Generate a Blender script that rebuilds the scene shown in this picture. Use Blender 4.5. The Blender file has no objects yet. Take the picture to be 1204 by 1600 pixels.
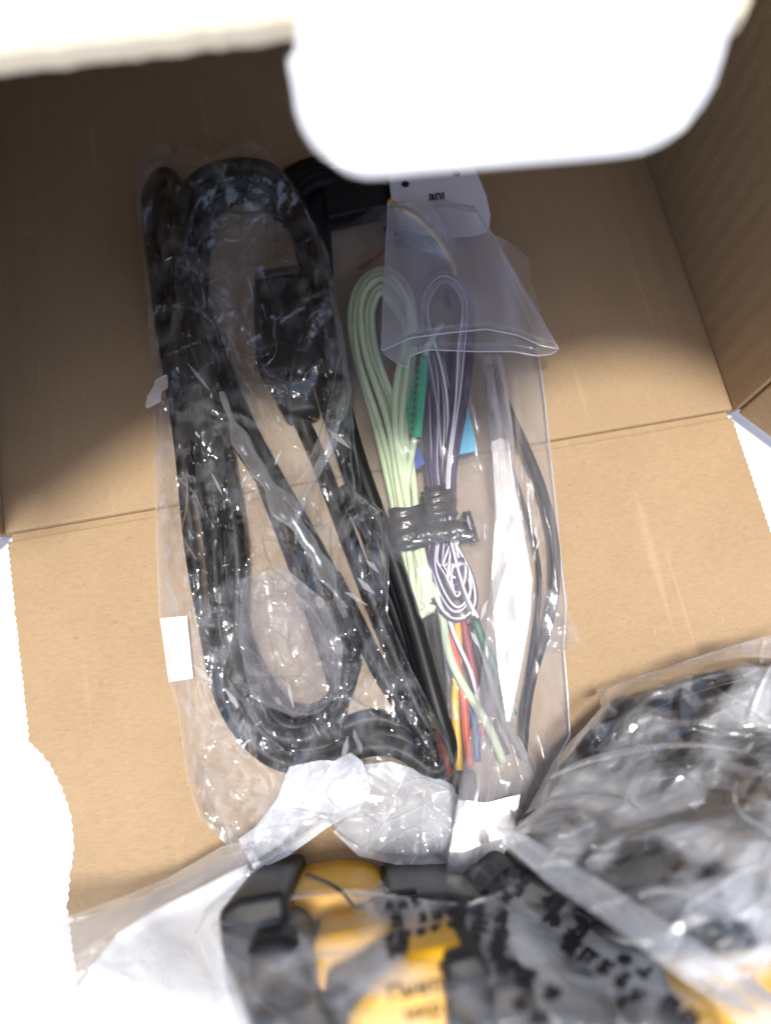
import bpy, bmesh, math, random
import numpy as np
from mathutils import Matrix, Vector

random.seed(7)
sc = bpy.context.scene
col = sc.collection

# ------------------------------------------------------------------ camera
F = 1180.0
CX, CY = 602.0, 800.0
RX = np.array([0.98176047, -0.17268159, 0.07954528])
RY = np.array([-0.18812828, -0.94278281, 0.27526047])
RZ = np.array([0.02746151, -0.28520457, -0.95807318])
RW = np.array([RX, RY, RZ])
CAM = np.array([-0.01668239, -0.06329193, 0.18284531])
cam_d = bpy.data.cameras.new('camera')
cam = bpy.data.objects.new('camera', cam_d)
col.objects.link(cam)
cam_d.sensor_fit = 'HORIZONTAL'
cam_d.sensor_width = 36.0
cam_d.lens = 36.0 * F / 1204.0
cam_d.clip_start = 0.003
cam_d.clip_end = 50.0
cam_d.dof.use_dof = True
cam_d.dof.focus_distance = 0.178
cam_d.dof.aperture_fstop = 11.5
_m = Matrix.Identity(4)
for r in range(3):
    _m[r][0] = RW[r][0]; _m[r][1] = -RW[r][1]; _m[r][2] = -RW[r][2]; _m[r][3] = CAM[r]
cam.matrix_world = _m
sc.camera = cam

# ------------------------------------------------------------------ light
SUN_DIR = Vector((-0.035, -0.105, 1.0)).normalized()     # towards the sun, almost overhead
w = bpy.data.worlds.new('World'); sc.world = w; w.use_nodes = True
nt = w.node_tree
sky = nt.nodes.new('ShaderNodeTexSky'); sky.sky_type = 'NISHITA'; sky.sun_disc = False
sky.sun_elevation = math.asin(SUN_DIR.z)
sky.sun_rotation = math.atan2(SUN_DIR.x, SUN_DIR.y)
sky.dust_density = 2.5
nt.links.new(sky.outputs[0], nt.nodes['Background'].inputs[0])
nt.nodes['Background'].inputs[1].default_value = 0.15
sd = bpy.data.lights.new('sun', 'SUN'); sun = bpy.data.objects.new('sun', sd); col.objects.link(sun)
sd.energy = 3.0; sd.angle = math.radians(9.0); sd.color = (1.0, 0.955, 0.88)
sun.rotation_euler = SUN_DIR.to_track_quat('Z', 'Y').to_euler()
sc.view_settings.view_transform = 'Standard'
sc.view_settings.look = 'None'
sc.view_settings.gamma = 1.0
sc.view_settings.exposure = 0.57
sc.cycles.max_bounces = 9
sc.cycles.use_adaptive_sampling = True
sc.cycles.adaptive_threshold = 0.025
sc.cycles.transparent_max_bounces = 24
sc.cycles.caustics_reflective = False
sc.cycles.caustics_refractive = False
sc.cycles.use_denoising = True
sc.cycles.sample_clamp_indirect = 6.0

# ------------------------------------------------------------------ helpers
def at(px, py, z):
    """drawing-plan point (photo pixel) at a chosen real height -> world"""
    px = np.asarray(px, float); py = np.asarray(py, float); z = np.asarray(z, float)
    v = np.stack([px - CX, py - CY, np.full_like(px, F)], -1)
    d = v @ RW.T
    t = (z - CAM[2]) / d[..., 2]
    return CAM + t[..., None] * d

def proj(P):
    q = (np.asarray(P) - CAM) @ RW
    return CX + F * q[..., 0] / q[..., 2], CY + F * q[..., 1] / q[..., 2]

def mesh_obj(name, verts, faces, mat=None, parent=None, smooth=False):
    me = bpy.data.meshes.new(name)
    me.from_pydata([tuple(v) for v in verts], [], faces)
    me.update()
    o = bpy.data.objects.new(name, me); col.objects.link(o)
    if mat: me.materials.append(mat)
    if parent: o.parent = parent
    if smooth: me.polygons.foreach_set('use_smooth', [True] * len(me.polygons))
    return o

def thing(name, label, cat, group=None):
    o = bpy.data.objects.new(name, None); col.objects.link(o)
    o.empty_display_size = 0.01
    return tag(o, label, cat, group)

def tag(o, label, cat=None, group=None, kind=None):
    o['label'] = label
    if cat: o['category'] = cat
    if group: o['group'] = group
    if kind: o['kind'] = kind
    return o

def bevel(o, wd=0.0004, seg=2):
    m = o.modifiers.new('bevel', 'BEVEL'); m.width = wd; m.segments = seg; m.limit_method = 'ANGLE'
    m.angle_limit = math.radians(50)
    return o

def prism(name, outline, z0, z1, mat, parent, bev=0.0):
    n = len(outline)
    v = [(x, y, z0) for x, y in outline] + [(x, y, z1) for x, y in outline]
    area = sum(outline[i][0] * outline[(i + 1) % n][1] - outline[(i + 1) % n][0] * outline[i][1] for i in range(n))
    idx = list(range(n)) if area > 0 else list(range(n))[::-1]
    f = [[i + n for i in idx], idx[::-1]]
    for k in range(n):
        a, b = idx[k], idx[(k + 1) % n]
        f.append([a, b, b + n, a + n])
    o = mesh_obj(name, v, f, mat, parent)
    if bev: bevel(o, bev)
    return o

def spline(pts, n=None, step=None):
    P = np.array(pts, float)
    if len(P) == 2: P = np.array([P[0], (P[0] + P[1]) / 2, P[1]])
    seg = np.linalg.norm(np.diff(P[:, :2], axis=0), axis=1) + 1e-9
    t = np.concatenate([[0], np.cumsum(seg ** 0.5)])
    # natural cubic spline
    m = len(P); h = np.diff(t)
    A = np.zeros((m, m)); B = np.zeros((m, P.shape[1])); A[0, 0] = A[-1, -1] = 1
    for i in range(1, m - 1):
        A[i, i - 1] = h[i - 1]; A[i, i] = 2 * (h[i - 1] + h[i]); A[i, i + 1] = h[i]
        B[i] = 6 * ((P[i + 1] - P[i]) / h[i] - (P[i] - P[i - 1]) / h[i - 1])
    M = np.linalg.solve(A, B)
    if n is None: n = max(8, int(seg.sum() / (step or 8)))
    T = np.linspace(0, t[-1], n)
    k = np.clip(np.searchsorted(t, T, side='right') - 1, 0, m - 2)
    d = (T - t[k])[:, None]; e = (t[k + 1] - T)[:, None]; hk = h[k][:, None]
    return (M[k] * e ** 3 + M[k + 1] * d ** 3) / (6 * hk) + (P[k] / hk - M[k] * hk / 6) * e + (P[k + 1] / hk - M[k + 1] * hk / 6) * d

def tube_geo(W3, rad, seg=10, a0=0.0, a1=2 * math.pi, closed=True, twist=None):
    W3 = np.asarray(W3); n = len(W3)
    T = np.gradient(W3, axis=0); T /= np.linalg.norm(T, axis=1)[:, None] + 1e-12
    up = np.tile(np.array([0, 0, 1.0]), (n, 1))
    S = np.cross(T, up); S /= np.linalg.norm(S, axis=1)[:, None] + 1e-9
    U = np.cross(S, T)
    ns = seg if closed else seg + 1
    ang = a0 + (a1 - a0) * np.arange(ns) / seg
    tw = np.zeros(n) if twist is None else twist
    r = np.broadcast_to(np.asarray(rad, float), (n,))
    A = ang[None, :] + tw[:, None]
    V = W3[:, None, :] + r[:, None, None] * (np.cos(A)[..., None] * S[:, None, :] + np.sin(A)[..., None] * U[:, None, :])
    V = V.reshape(-1, 3)
    f = []
    for i in range(n - 1):
        for j in range(seg):
            a = i * ns + j; b = i * ns + (j + 1) % ns
            f.append([a, b, b + ns, a + ns])
    if closed:
        f.append(list(range(ns))[::-1]); f.append(list(range((n - 1) * ns, n * ns)))
    return V, f

CONTENT = {}          # what lies in each bag, as (px, py, top z, pixel radius) samples
def note(bag, px, py, ztop, prad):
    CONTENT.setdefault(bag, []).append((np.asarray(px, float), np.asarray(py, float), np.asarray(ztop, float), prad))

def wire(name, path, rad, mat, parent, bag=None, seg=10, step=6, stripe=None, smat=None, tw=0.0):
    """path: (px, py, z) waypoints"""
    P = spline(path, step=step)
    P[:, 2] = np.maximum(P[:, 2], rad + 0.0002)
    W3 = at(P[:, 0], P[:, 1], P[:, 2])
    V, f = tube_geo(W3, rad, seg)
    o = mesh_obj(name, V, f, mat, parent, True)
    if stripe:
        twist = tw + 0.5 * np.sin(np.linspace(0, 3.0, len(W3)) + tw * 5)
        V2, f2 = tube_geo(W3, rad * 1.04, 3, math.pi / 2 - stripe, math.pi / 2 + stripe, False, twist)
        mesh_obj('stripe', V2, f2, smat, o, True)
    if bag: note(bag, P[:, 0], P[:, 1], P[:, 2] + rad, rad * 1180 / 0.17)
    return o

# ---- noise (numpy) used to shape the crumpled films
def perlin(x, y, seed=0):
    rs = np.random.RandomState(seed); g = rs.rand(256, 256) * 2 * np.pi
    xi = np.floor(x).astype(int); yi = np.floor(y).astype(int); fx = x - xi; fy = y - yi
    def gr(ix, iy, dx, dy):
        a = g[ix % 256, iy % 256]; return np.cos(a) * dx + np.sin(a) * dy
    u = fx * fx * fx * (fx * (fx * 6 - 15) + 10); v = fy * fy * fy * (fy * (fy * 6 - 15) + 10)
    n00 = gr(xi, yi, fx, fy); n10 = gr(xi + 1, yi, fx - 1, fy)
    n01 = gr(xi, yi + 1, fx, fy - 1); n11 = gr(xi + 1, yi + 1, fx - 1, fy - 1)
    return (n00 * (1 - u) + n10 * u) * (1 - v) + (n01 * (1 - u) + n11 * u) * v

def facet(x, y, seed=0, b=0.75, g=1.7):
    """creased facets: upper envelope of randomly tilted bowls (film folds)"""
    rs = np.random.RandomState(seed)
    jx, jy, c, gx, gy = [rs.rand(128, 128) for _ in range(5)]
    xi = np.floor(x).astype(int); yi = np.floor(y).astype(int)
    best = np.full(x.shape, -9.0)
    for dx in (-1, 0, 1):
        for dy in (-1, 0, 1):
            i = (xi + dx) % 128; j = (yi + dy) % 128
            ux = x - (xi + dx + jx[i, j]); uy = y - (yi + dy + jy[i, j])
            h = c[i, j] * 0.5 + g * ((gx[i, j] - .5) * ux + (gy[i, j] - .5) * uy) - b * (ux * ux + uy * uy)
            best = np.maximum(best, h)
    return 0.6 - best

def tin(x, y, seed=0):
    """flat facets with straight sharp creases (random heights on a lattice, linear in each triangle)"""
    rs = np.random.RandomState(seed); hh = rs.rand(128, 128); fl_ = rs.rand(128, 128) > .5
    x = x + .28 * np.sin(y * 1.7 + seed); y = y + .28 * np.sin(x * 1.3 + seed * 2.1)
    xi = np.floor(x).astype(int); yi = np.floor(y).astype(int); fx = x - xi; fy = y - yi
    g = lambda a, b: hh[(xi + a) % 128, (yi + b) % 128]
    h00, h10, h01, h11 = g(0, 0), g(1, 0), g(0, 1), g(1, 1)
    A = np.where(fx > fy, h00 + (h10 - h00) * fx + (h11 - h10) * fy, h00 + (h01 - h00) * fy + (h11 - h01) * fx)
    B = np.where(fx + fy < 1, h00 + (h10 - h00) * fx + (h01 - h00) * fy, h11 + (h01 - h11) * (1 - fx) + (h10 - h11) * (1 - fy))
    return np.where(fl_[xi % 128, yi % 128], A, B)

# ------------------------------------------------------------------ materials
def new_mat(name):
    m = bpy.data.materials.new(name); m.use_nodes = True
    t = m.node_tree; t.nodes.clear()
    out = t.nodes.new('ShaderNodeOutputMaterial')
    return m, t, out
def N(t, kind, **kw):
    n = t.nodes.new(kind)
    for k, v in kw.items():
        if isinstance(k, str) and hasattr(n, k): setattr(n, k, v)
        else: n.inputs[k].default_value = v
    return n
def ramp(t, src, stops):
    r = t.nodes.new('ShaderNodeValToRGB'); e = r.color_ramp.elements
    e[0].position, e[0].color = stops[0][0], stops[0][1]
    e[1].position, e[1].color = stops[-1][0], stops[-1][1]
    for p, c in stops[1:-1]:
        q = e.new(p); q.color = c
    t.links.new(src, r.inputs[0]); return r
def c4(c): return (c[0], c[1], c[2], 1.0)

def cardboard(name, base, flute_axis=0, strength=1.0):
    m, t, out = new_mat(name)
    L = t.links.new
    tc = N(t, 'ShaderNodeTexCoord')
    def mapping(scale):
        mp = N(t, 'ShaderNodeMapping'); mp.inputs['Scale'].default_value = scale
        L(tc.outputs['Object'], mp.inputs[0]); return mp
    big = N(t, 'ShaderNodeTexNoise'); big.inputs['Scale'].default_value = 38; big.inputs['Detail'].default_value = 6
    L(tc.outputs['Object'], big.inputs[0])
    fm = mapping((700, 2600, 1500) if flute_axis == 0 else (2600, 700, 1500))
    fib = N(t, 'ShaderNodeTexNoise'); fib.inputs['Scale'].default_value = 1.0; fib.inputs['Detail'].default_value = 5
    L(fm.outputs[0], fib.inputs[0])
    r1 = ramp(t, big.outputs[0], [(0.3, c4([v * 0.95 for v in base])), (0.7, c4([min(1, v * 1.04) for v in base]))])
    r2 = ramp(t, fib.outputs[0], [(0.25, (0.87, 0.85, 0.82, 1)), (0.55, (1, 1, 1, 1)), (0.85, (1.12, 1.10, 1.06, 1))])
    mul = N(t, 'ShaderNodeMixRGB', blend_type='MULTIPLY'); mul.inputs[0].default_value = 0.9 * strength
    L(r1.outputs[0], mul.inputs[1]); L(r2.outputs[0], mul.inputs[2])
    # dark flecks and pale fibres
    sm = mapping((420, 620, 500))
    sp = N(t, 'ShaderNodeTexNoise'); sp.inputs['Scale'].default_value = 1.0; sp.inputs['Detail'].default_value = 1.5
    L(sm.outputs[0], sp.inputs[0])
    rs_ = ramp(t, sp.outputs[0], [(0.70, (0, 0, 0, 1)), (0.76, (1, 1, 1, 1))])
    dk = N(t, 'ShaderNodeMixRGB'); dk.inputs[2].default_value = c4([v * 0.5 for v in base])
    sc1 = N(t, 'ShaderNodeMath', operation='MULTIPLY'); sc1.inputs[1].default_value = 0.38 * strength
    L(rs_.outputs[0], sc1.inputs[0]); L(sc1.outputs[0], dk.inputs[0]); L(mul.outputs[0], dk.inputs[1])
    pm = mapping((900, 240, 700))
    pl = N(t, 'ShaderNodeTexNoise'); pl.inputs['Scale'].default_value = 1.0; pl.inputs['Detail'].default_value = 2
    L(pm.outputs[0], pl.inputs[0])
    rp = ramp(t, pl.outputs[0], [(0.70, (0, 0, 0, 1)), (0.80, (1, 1, 1, 1))])
    sc2 = N(t, 'ShaderNodeMath', operation='MULTIPLY'); sc2.inputs[1].default_value = 0.35 * strength
    L(rp.outputs[0], sc2.inputs[0])
    lt = N(t, 'ShaderNodeMixRGB'); lt.inputs[2].default_value = c4([min(0.85, v * 1.5 + 0.05) for v in base])
    L(sc2.outputs[0], lt.inputs[0]); L(dk.outputs[0], lt.inputs[1])
    km = mapping((330, 14, 300) if flute_axis == 0 else (14, 330, 300))
    kn = N(t, 'ShaderNodeTexNoise'); kn.inputs['Scale'].default_value = 1.0; kn.inputs['Detail'].default_value = 2
    L(km.outputs[0], kn.inputs[0])
    kr = ramp(t, kn.outputs[0], [(0.66, (0, 0, 0, 1)), (0.74, (1, 1, 1, 1))])
    ks = N(t, 'ShaderNodeMath', operation='MULTIPLY'); ks.inputs[1].default_value = 0.28 * strength; L(kr.outputs[0], ks.inputs[0])
    lt2 = N(t, 'ShaderNodeMixRGB'); lt2.inputs[2].default_value = c4([min(0.85, v * 1.35 + 0.03) for v in base])
    L(ks.outputs[0], lt2.inputs[0]); L(lt.outputs[0], lt2.inputs[1]); lt = lt2
    # flute lines showing through the liner
    wv = N(t, 'ShaderNodeTexWave', wave_type='BANDS'); wv.bands_direction = 'X' if flute_axis == 0 else 'Y'
    wv.inputs['Scale'].default_value = 52; wv.inputs['Distortion'].default_value = 0.6
    wv.inputs['Detail'].default_value = 2; wv.inputs['Detail Scale'].default_value = 2
    L(tc.outputs['Object'], wv.inputs[0])
    ad = N(t, 'ShaderNodeMath', operation='MULTIPLY_ADD'); ad.inputs[1].default_value = 0.30
    L(fib.outputs[0], ad.inputs[0]); L(wv.outputs[1], ad.inputs[2])
    ad2 = N(t, 'ShaderNodeMath', operation='MULTIPLY_ADD'); ad2.inputs[1].default_value = 2.0
    L(big.outputs[0], ad2.inputs[0]); L(ad.outputs[0], ad2.inputs[2])
    bp = N(t, 'ShaderNodeBump'); bp.inputs['Strength'].default_value = 0.16 * strength; bp.inputs['Distance'].default_value = 0.0006
    L(ad2.outputs[0], bp.inputs['Height'])
    # matt liner surface, flutes carried by the bump
    bs = N(t, 'ShaderNodeBsdfPrincipled'); bs.inputs['Roughness'].default_value = 0.78
    bs.inputs['Specular IOR Level'].default_value = 0.25
    L(lt.outputs[0], bs.inputs['Base Color']); L(bp.outputs[0], bs.inputs['Normal'])
    L(bs.outputs[0], out.inputs[0])
    return m

def solid(name, base, rough=0.45, noise=0.12, scale=250, bump=0.0, spec=0.5, coat=0.0, metal=0.0):
    m, t, out = new_mat(name); L = t.links.new
    tc = N(t, 'ShaderNodeTexCoord')
    nz = N(t, 'ShaderNodeTexNoise'); nz.inputs['Scale'].default_value = scale; nz.inputs['Detail'].default_value = 5
    L(tc.outputs['Object'], nz.inputs[0])
    r = ramp(t, nz.outputs[0], [(0.3, c4([v * (1 - noise) for v in base])), (0.7, c4([min(1, v * (1 + noise)) for v in base]))])
    bs = N(t, 'ShaderNodeBsdfPrincipled'); bs.inputs['Roughness'].default_value = rough
    bs.inputs['Specular IOR Level'].default_value = spec; bs.inputs['Coat Weight'].default_value = coat
    bs.inputs['Metallic'].default_value = metal
    L(r.outputs[0], bs.inputs['Base Color'])
    if bump:
        b = N(t, 'ShaderNodeBump'); b.inputs['Strength'].default_value = bump; b.inputs['Distance'].default_value = 0.0005
        L(nz.outputs[0], b.inputs['Height']); L(b.outputs[0], bs.inputs['Normal'])
    L(bs.outputs[0], out.inputs[0]); return m

def film(name, haze=0.06, tint=(0.97, 0.975, 0.985), rough=0.10, gloss=0.05, bump=0.25, bscale=260, aniso=(1, 1, 1), hazecol=(0.86, 0.88, 0.92), grazing=0.75, trans=0.35, patch=0.0, pscale=170, paniso=(1, 0.45, 1), hcon=None, hscale=60):
    """clear polythene: see-through, mirror-like at its folds, a little milky"""
    m, t, out = new_mat(name); L = t.links.new
    tc = N(t, 'ShaderNodeTexCoord')
    mp = N(t, 'ShaderNodeMapping'); mp.inputs['Scale'].default_value = aniso; L(tc.outputs['Object'], mp.inputs[0])
    nz = N(t, 'ShaderNodeTexNoise'); nz.inputs['Scale'].default_value = bscale * 0.5; nz.inputs['Detail'].default_value = 3
    L(mp.outputs[0], nz.inputs[0])
    wp = N(t, 'ShaderNodeMixRGB'); wp.inputs[0].default_value = 0.006
    L(mp.outputs[0], wp.inputs[1]); L(nz.outputs['Color'], wp.inputs[2])
    geo = N(t, 'ShaderNodeNewGeometry'); nrm = geo.outputs['Normal']
    for sc_, kk in ((bscale * 0.5, bump), (bscale * 1.6, bump * 0.8)):
        vo = N(t, 'ShaderNodeTexVoronoi', feature='F1'); vo.inputs['Scale'].default_value = sc_
        L(wp.outputs[0], vo.inputs['Vector'])
        sb_ = N(t, 'ShaderNodeVectorMath', operation='SUBTRACT'); sb_.inputs[1].default_value = (0.5, 0.5, 0.5)
        L(vo.outputs['Color'], sb_.inputs[0])
        mk = N(t, 'ShaderNodeTexNoise'); mk.inputs['Scale'].default_value = sc_ * 0.3; mk.inputs['Detail'].default_value = 2
        L(tc.outputs['Object'], mk.inputs[0])
        mr = ramp(t, mk.outputs[0], [(0.42, (0.12, 0.12, 0.12, 1)), (0.62, (1, 1, 1, 1))])
        ml = N(t, 'ShaderNodeMath', operation='MULTIPLY'); ml.inputs[1].default_value = kk; L(mr.outputs[0], ml.inputs[0])
        sk = N(t, 'ShaderNodeVectorMath', operation='SCALE'); L(sb_.outputs[0], sk.inputs[0]); L(ml.outputs[0], sk.inputs['Scale'])
        av = N(t, 'ShaderNodeVectorMath', operation='ADD'); L(nrm, av.inputs[0]); L(sk.outputs[0], av.inputs[1]); nrm = av.outputs[0]
    nv_ = N(t, 'ShaderNodeVectorMath', operation='NORMALIZE'); L(nrm, nv_.inputs[0])
    bp = N(t, 'ShaderNodeBump'); bp.inputs['Strength'].default_value = bump * 0.4; bp.inputs['Distance'].default_value = 0.0008
    L(nz.outputs[0], bp.inputs['Height']); L(nv_.outputs[0], bp.inputs['Normal'])
    tr = N(t, 'ShaderNodeBsdfTransparent'); tr.inputs[0].default_value = c4(tint)
    gl = N(t, 'ShaderNodeBsdfGlossy'); gl.inputs['Roughness'].default_value = rough; gl.inputs[0].default_value = (1, 1, 1, 1)
    L(bp.outputs[0], gl.inputs['Normal'])
    lw = N(t, 'ShaderNodeLayerWeight'); lw.inputs[0].default_value = 0.5; L(bp.outputs[0], lw.inputs['Normal'])
    pw = N(t, 'ShaderNodeMath', operation='POWER'); pw.inputs[1].default_value = 4.0; L(lw.outputs['Facing'], pw.inputs[0])
    fr = N(t, 'ShaderNodeMath', operation='MULTIPLY_ADD'); fr.inputs[1].default_value = grazing; fr.inputs[2].default_value = gloss
    fr.use_clamp = True
    L(pw.outputs[0], fr.inputs[0])
    df = N(t, 'ShaderNodeBsdfDiffuse'); df.inputs[0].default_value = c4(hazecol)
    tl = N(t, 'ShaderNodeBsdfTranslucent'); tl.inputs[0].default_value = c4(hazecol)
    L(bp.outputs[0], df.inputs['Normal']); L(bp.outputs[0], tl.inputs['Normal'])
    dt = N(t, 'ShaderNodeMixShader'); dt.inputs[0].default_value = trans; L(df.outputs[0], dt.inputs[1]); L(tl.outputs[0], dt.inputs[2])
    # milkiness varies over the film
    n2 = N(t, 'ShaderNodeTexNoise'); n2.inputs['Scale'].default_value = hscale; n2.inputs['Detail'].default_value = 4
    L(tc.outputs['Object'], n2.inputs[0]); n2o = n2.outputs[0]
    if hcon:
        n2.inputs['Distortion'].default_value = 1.2
        n2o = ramp(t, n2o, [(hcon[0], (0.04, 0.04, 0.04, 1)), (hcon[1], (1, 1, 1, 1))]).outputs[0]
    hz = N(t, 'ShaderNodeMath', operation='MULTIPLY'); hz.inputs[1].default_value = haze * 2.0; L(n2o, hz.inputs[0])
    fp = N(t, 'ShaderNodeMath', operation='POWER'); fp.inputs[1].default_value = 1.6; L(lw.outputs['Facing'], fp.inputs[0])
    fm_ = N(t, 'ShaderNodeMath', operation='MULTIPLY_ADD'); fm_.inputs[1].default_value = 2.5; fm_.inputs[2].default_value = 1.0; L(fp.outputs[0], fm_.inputs[0])
    hm = N(t, 'ShaderNodeMath', operation='MULTIPLY'); hm.use_clamp = True; L(hz.outputs[0], hm.inputs[0]); L(fm_.outputs[0], hm.inputs[1])
    hzo = hm.outputs[0]
    if patch:      # straight-edged milky patches painted in for the film's grey reflections
        pm = N(t, 'ShaderNodeMapping'); pm.inputs['Scale'].default_value = paniso; pm.inputs['Rotation'].default_value = (0, 0, 0.35); L(wp.outputs[0], pm.inputs[0])
        for ps, lo in ((pscale, .72), (pscale * 2.4, .80)):
            pv = N(t, 'ShaderNodeTexVoronoi', feature='F1', distance='MANHATTAN'); pv.inputs['Scale'].default_value = ps; L(pm.outputs[0], pv.inputs['Vector'])
            sx = N(t, 'ShaderNodeSeparateColor'); L(pv.outputs['Color'], sx.inputs[0])
            pr = ramp(t, sx.outputs[0], [(lo, (0, 0, 0, 1)), (lo + .01, (.35, .35, .35, 1)), (1.0, (1, 1, 1, 1))])
            pk = N(t, 'ShaderNodeMath', operation='MULTIPLY_ADD'); pk.inputs[1].default_value = patch; pk.use_clamp = True
            L(pr.outputs[0], pk.inputs[0]); L(hzo, pk.inputs[2]); hzo = pk.outputs[0]
    m1 = N(t, 'ShaderNodeMixShader'); L(hzo, m1.inputs[0]); L(tr.outputs[0], m1.inputs[1]); L(dt.outputs[0], m1.inputs[2])
    m2 = N(t, 'ShaderNodeMixShader'); L(fr.outputs[0], m2.inputs[0]); L(m1.outputs[0], m2.inputs[1]); L(gl.outputs[0], m2.inputs[2])
    L(m2.outputs[0], out.inputs[0]); return m

KRAFT = (0.38, 0.266, 0.156)
M = {}
M['kraft'] = cardboard('kraft_cardboard', KRAFT)
M['kraft_wall'] = cardboard('kraft_wall_cardboard', KRAFT, 1)
M['kraft_dark'] = cardboard('kraft_bounce_damper', (0.30, 0.215, 0.14))  # for the unseen sheet that dims bounced light in the box
M['kraft_edge'] = cardboard('kraft_cut_edge', (0.58, 0.44, 0.29))
M['cream'] = cardboard('cream_lid_board', (0.64, 0.56, 0.43), 0, 0.4)
M['white_board'] = solid('white_coated_board', (0.88, 0.885, 0.90), 0.4, 0.02, 300)
M['ground'] = solid('pale_tabletop', (0.86, 0.86, 0.85), 0.6, 0.04, 40)
M['black_pvc'] = solid('black_pvc_cable', (0.005, 0.005, 0.006), 0.46, 0.3, 600, 0.1, 0.3)
M['black_plastic'] = solid('black_moulded_plastic', (0.010, 0.010, 0.012), 0.5, 0.3, 500, 0.1, 0.3)
M['charcoal'] = solid('charcoal_moulded_plastic', (0.03, 0.032, 0.036), 0.45, 0.25, 200, 0.1)
M['green_wire'] = solid('pale_green_pvc', (0.62, 0.74, 0.46), 0.4, 0.05, 300)
M['violet_wire'] = solid('dark_violet_pvc', (0.055, 0.030, 0.085), 0.4, 0.15, 300)
M['white_stripe'] = solid('white_wire_stripe', (0.78, 0.76, 0.80), 0.45, 0.04, 300)
M['yellow_wire'] = solid('yellow_pvc', (0.80, 0.50, 0.03), 0.4, 0.05, 300)
M['red_wire'] = solid('orange_red_pvc', (0.80, 0.11, 0.04), 0.4, 0.05, 300)
M['dark_red_wire'] = solid('dark_red_pvc', (0.30, 0.025, 0.03), 0.4, 0.05, 300)
M['blue_wire'] = solid('blue_pvc', (0.05, 0.13, 0.34), 0.4, 0.05, 300)
M['dark_green_wire'] = solid('dark_green_pvc', (0.02, 0.16, 0.075), 0.4, 0.05, 300)
M['grey_wire'] = solid('grey_pvc', (0.22, 0.23, 0.24), 0.4, 0.05, 300)
M['tape'] = solid('black_vinyl_tape', (0.014, 0.014, 0.016), 0.22, 0.3, 900, 0.35, 0.6)
M['green_tag'] = solid('green_sleeve', (0.012, 0.40, 0.20), 0.45, 0.05, 200)
M['cyan_tag'] = solid('sky_blue_paper', (0.16, 0.58, 0.82), 0.5, 0.05, 200)
M['blue_tag'] = solid('deep_blue_paper', (0.02, 0.06, 0.34), 0.5, 0.05, 200)
M['red_tag'] = solid('red_paper', (0.45, 0.08, 0.06), 0.5, 0.05, 200)
M['ink'] = solid('black_ink', (0.012, 0.012, 0.014), 0.6, 0.2, 300)
M['paper'] = solid('white_paper', (0.84, 0.845, 0.86), 0.6, 0.03, 120)
M['card'] = solid('white_plastic_card', (0.74, 0.74, 0.78), 0.45, 0.03, 120)
M['yellow_part'] = solid('yellow_moulded_plastic', (0.85, 0.44, 0.008), 0.45, 0.06, 60)
M['steel'] = solid('bare_steel', (0.55, 0.57, 0.58), 0.32, 0.1, 120, 0.1, metal=1.0)
ST = (1.0, 0.5, 1.0)
M['film_thin'] = film('thin_crinkled_polythene', 0.075, rough=0.12, gloss=0.085, hcon=(0.45, 0.72), hscale=85, bump=0.16, bscale=230, aniso=ST, patch=0.05)
M['film_pouch'] = film('heavy_clear_polythene', 0.10, rough=0.16, gloss=0.06, bump=0.10, bscale=90, aniso=ST, hazecol=(0.84, 0.84, 0.90))
M['film_flap'] = film('doubled_clear_polythene', 0.17, rough=0.18, gloss=0.06, bump=0.06, bscale=90, hazecol=(0.84, 0.82, 0.88))
M['film_back'] = film('back_polythene', 0.16, rough=0.3, gloss=0.006, bump=0.15, bscale=120)
M['film_grey'] = film('milky_polythene', 0.27, rough=0.24, gloss=0.09, bump=0.10, bscale=110, hcon=(0.42, 0.66), hscale=55,  hazecol=(0.80, 0.81, 0.82))
M['film_print'] = film('printed_polythene', 0.14, rough=0.22, gloss=0.06, bump=0.12, bscale=110, hcon=(0.42, 0.70), hscale=70)
M['film_seam'] = film('doubled_bag_seam', 0.30, rough=0.2, gloss=0.05, bump=0.08, bscale=90)
M['film_strip'] = film('pleated_glare_polythene', 0.42, rough=0.2, gloss=0.14, bump=0.10, trans=0.12, bscale=110, hazecol=(0.88, 0.88, 0.92))  # extra white haze paints the sun glare on the pouch end
M['film_tail'] = film('bunched_glare_polythene', 0.72, rough=0.24, gloss=0.05, bump=0.16, bscale=170, trans=0.12, hazecol=(0.86, 0.90, 0.97))  # bunched layers, with sun and sky glare painted in as blue-white haze
M['film_tail2'] = film('loose_glare_polythene', 0.46, rough=0.24, gloss=0.05, bump=0.18, bscale=150, trans=0.15, hazecol=(0.86, 0.90, 0.97))  # weaker haze, its blue-white glare painted in likewise
M['film_wrap'] = film('booklet_sleeve_polythene', 0.20, rough=0.18, gloss=0.08, bump=0.2, bscale=120, hazecol=(0.90, 0.89, 0.88))
M['film_fold'] = film('glint_sliver_polythene', 0.30, rough=0.20, gloss=0.16, bump=0.10, bscale=200, trans=0.2, hazecol=(0.84, 0.86, 0.90))  # haze carries the painted white glints of the film slivers
M['film_glare'] = film('glossy_polythene_pleat', 0.13, rough=0.30, gloss=0.11, bump=0.05, bscale=110, trans=0.15)
M['film_roll'] = film('rolled_glare_polythene', 0.085, rough=0.22, gloss=0.14, bump=0.14, bscale=230, aniso=ST, trans=0.2)
M['film_hem'] = film('heat_sealed_edge', 0.42, rough=0.2, gloss=0.2, bump=0.1, bscale=120)

# ------------------------------------------------------------------ setting
g = prism('ground', [(-3, -3), (3, -3), (3, 3), (-3, 3)], -0.05, -0.0042, M['ground'], None)
tag(g, 'bright pale tabletop under the opened cardboard box', None, None, 'structure')

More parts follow.
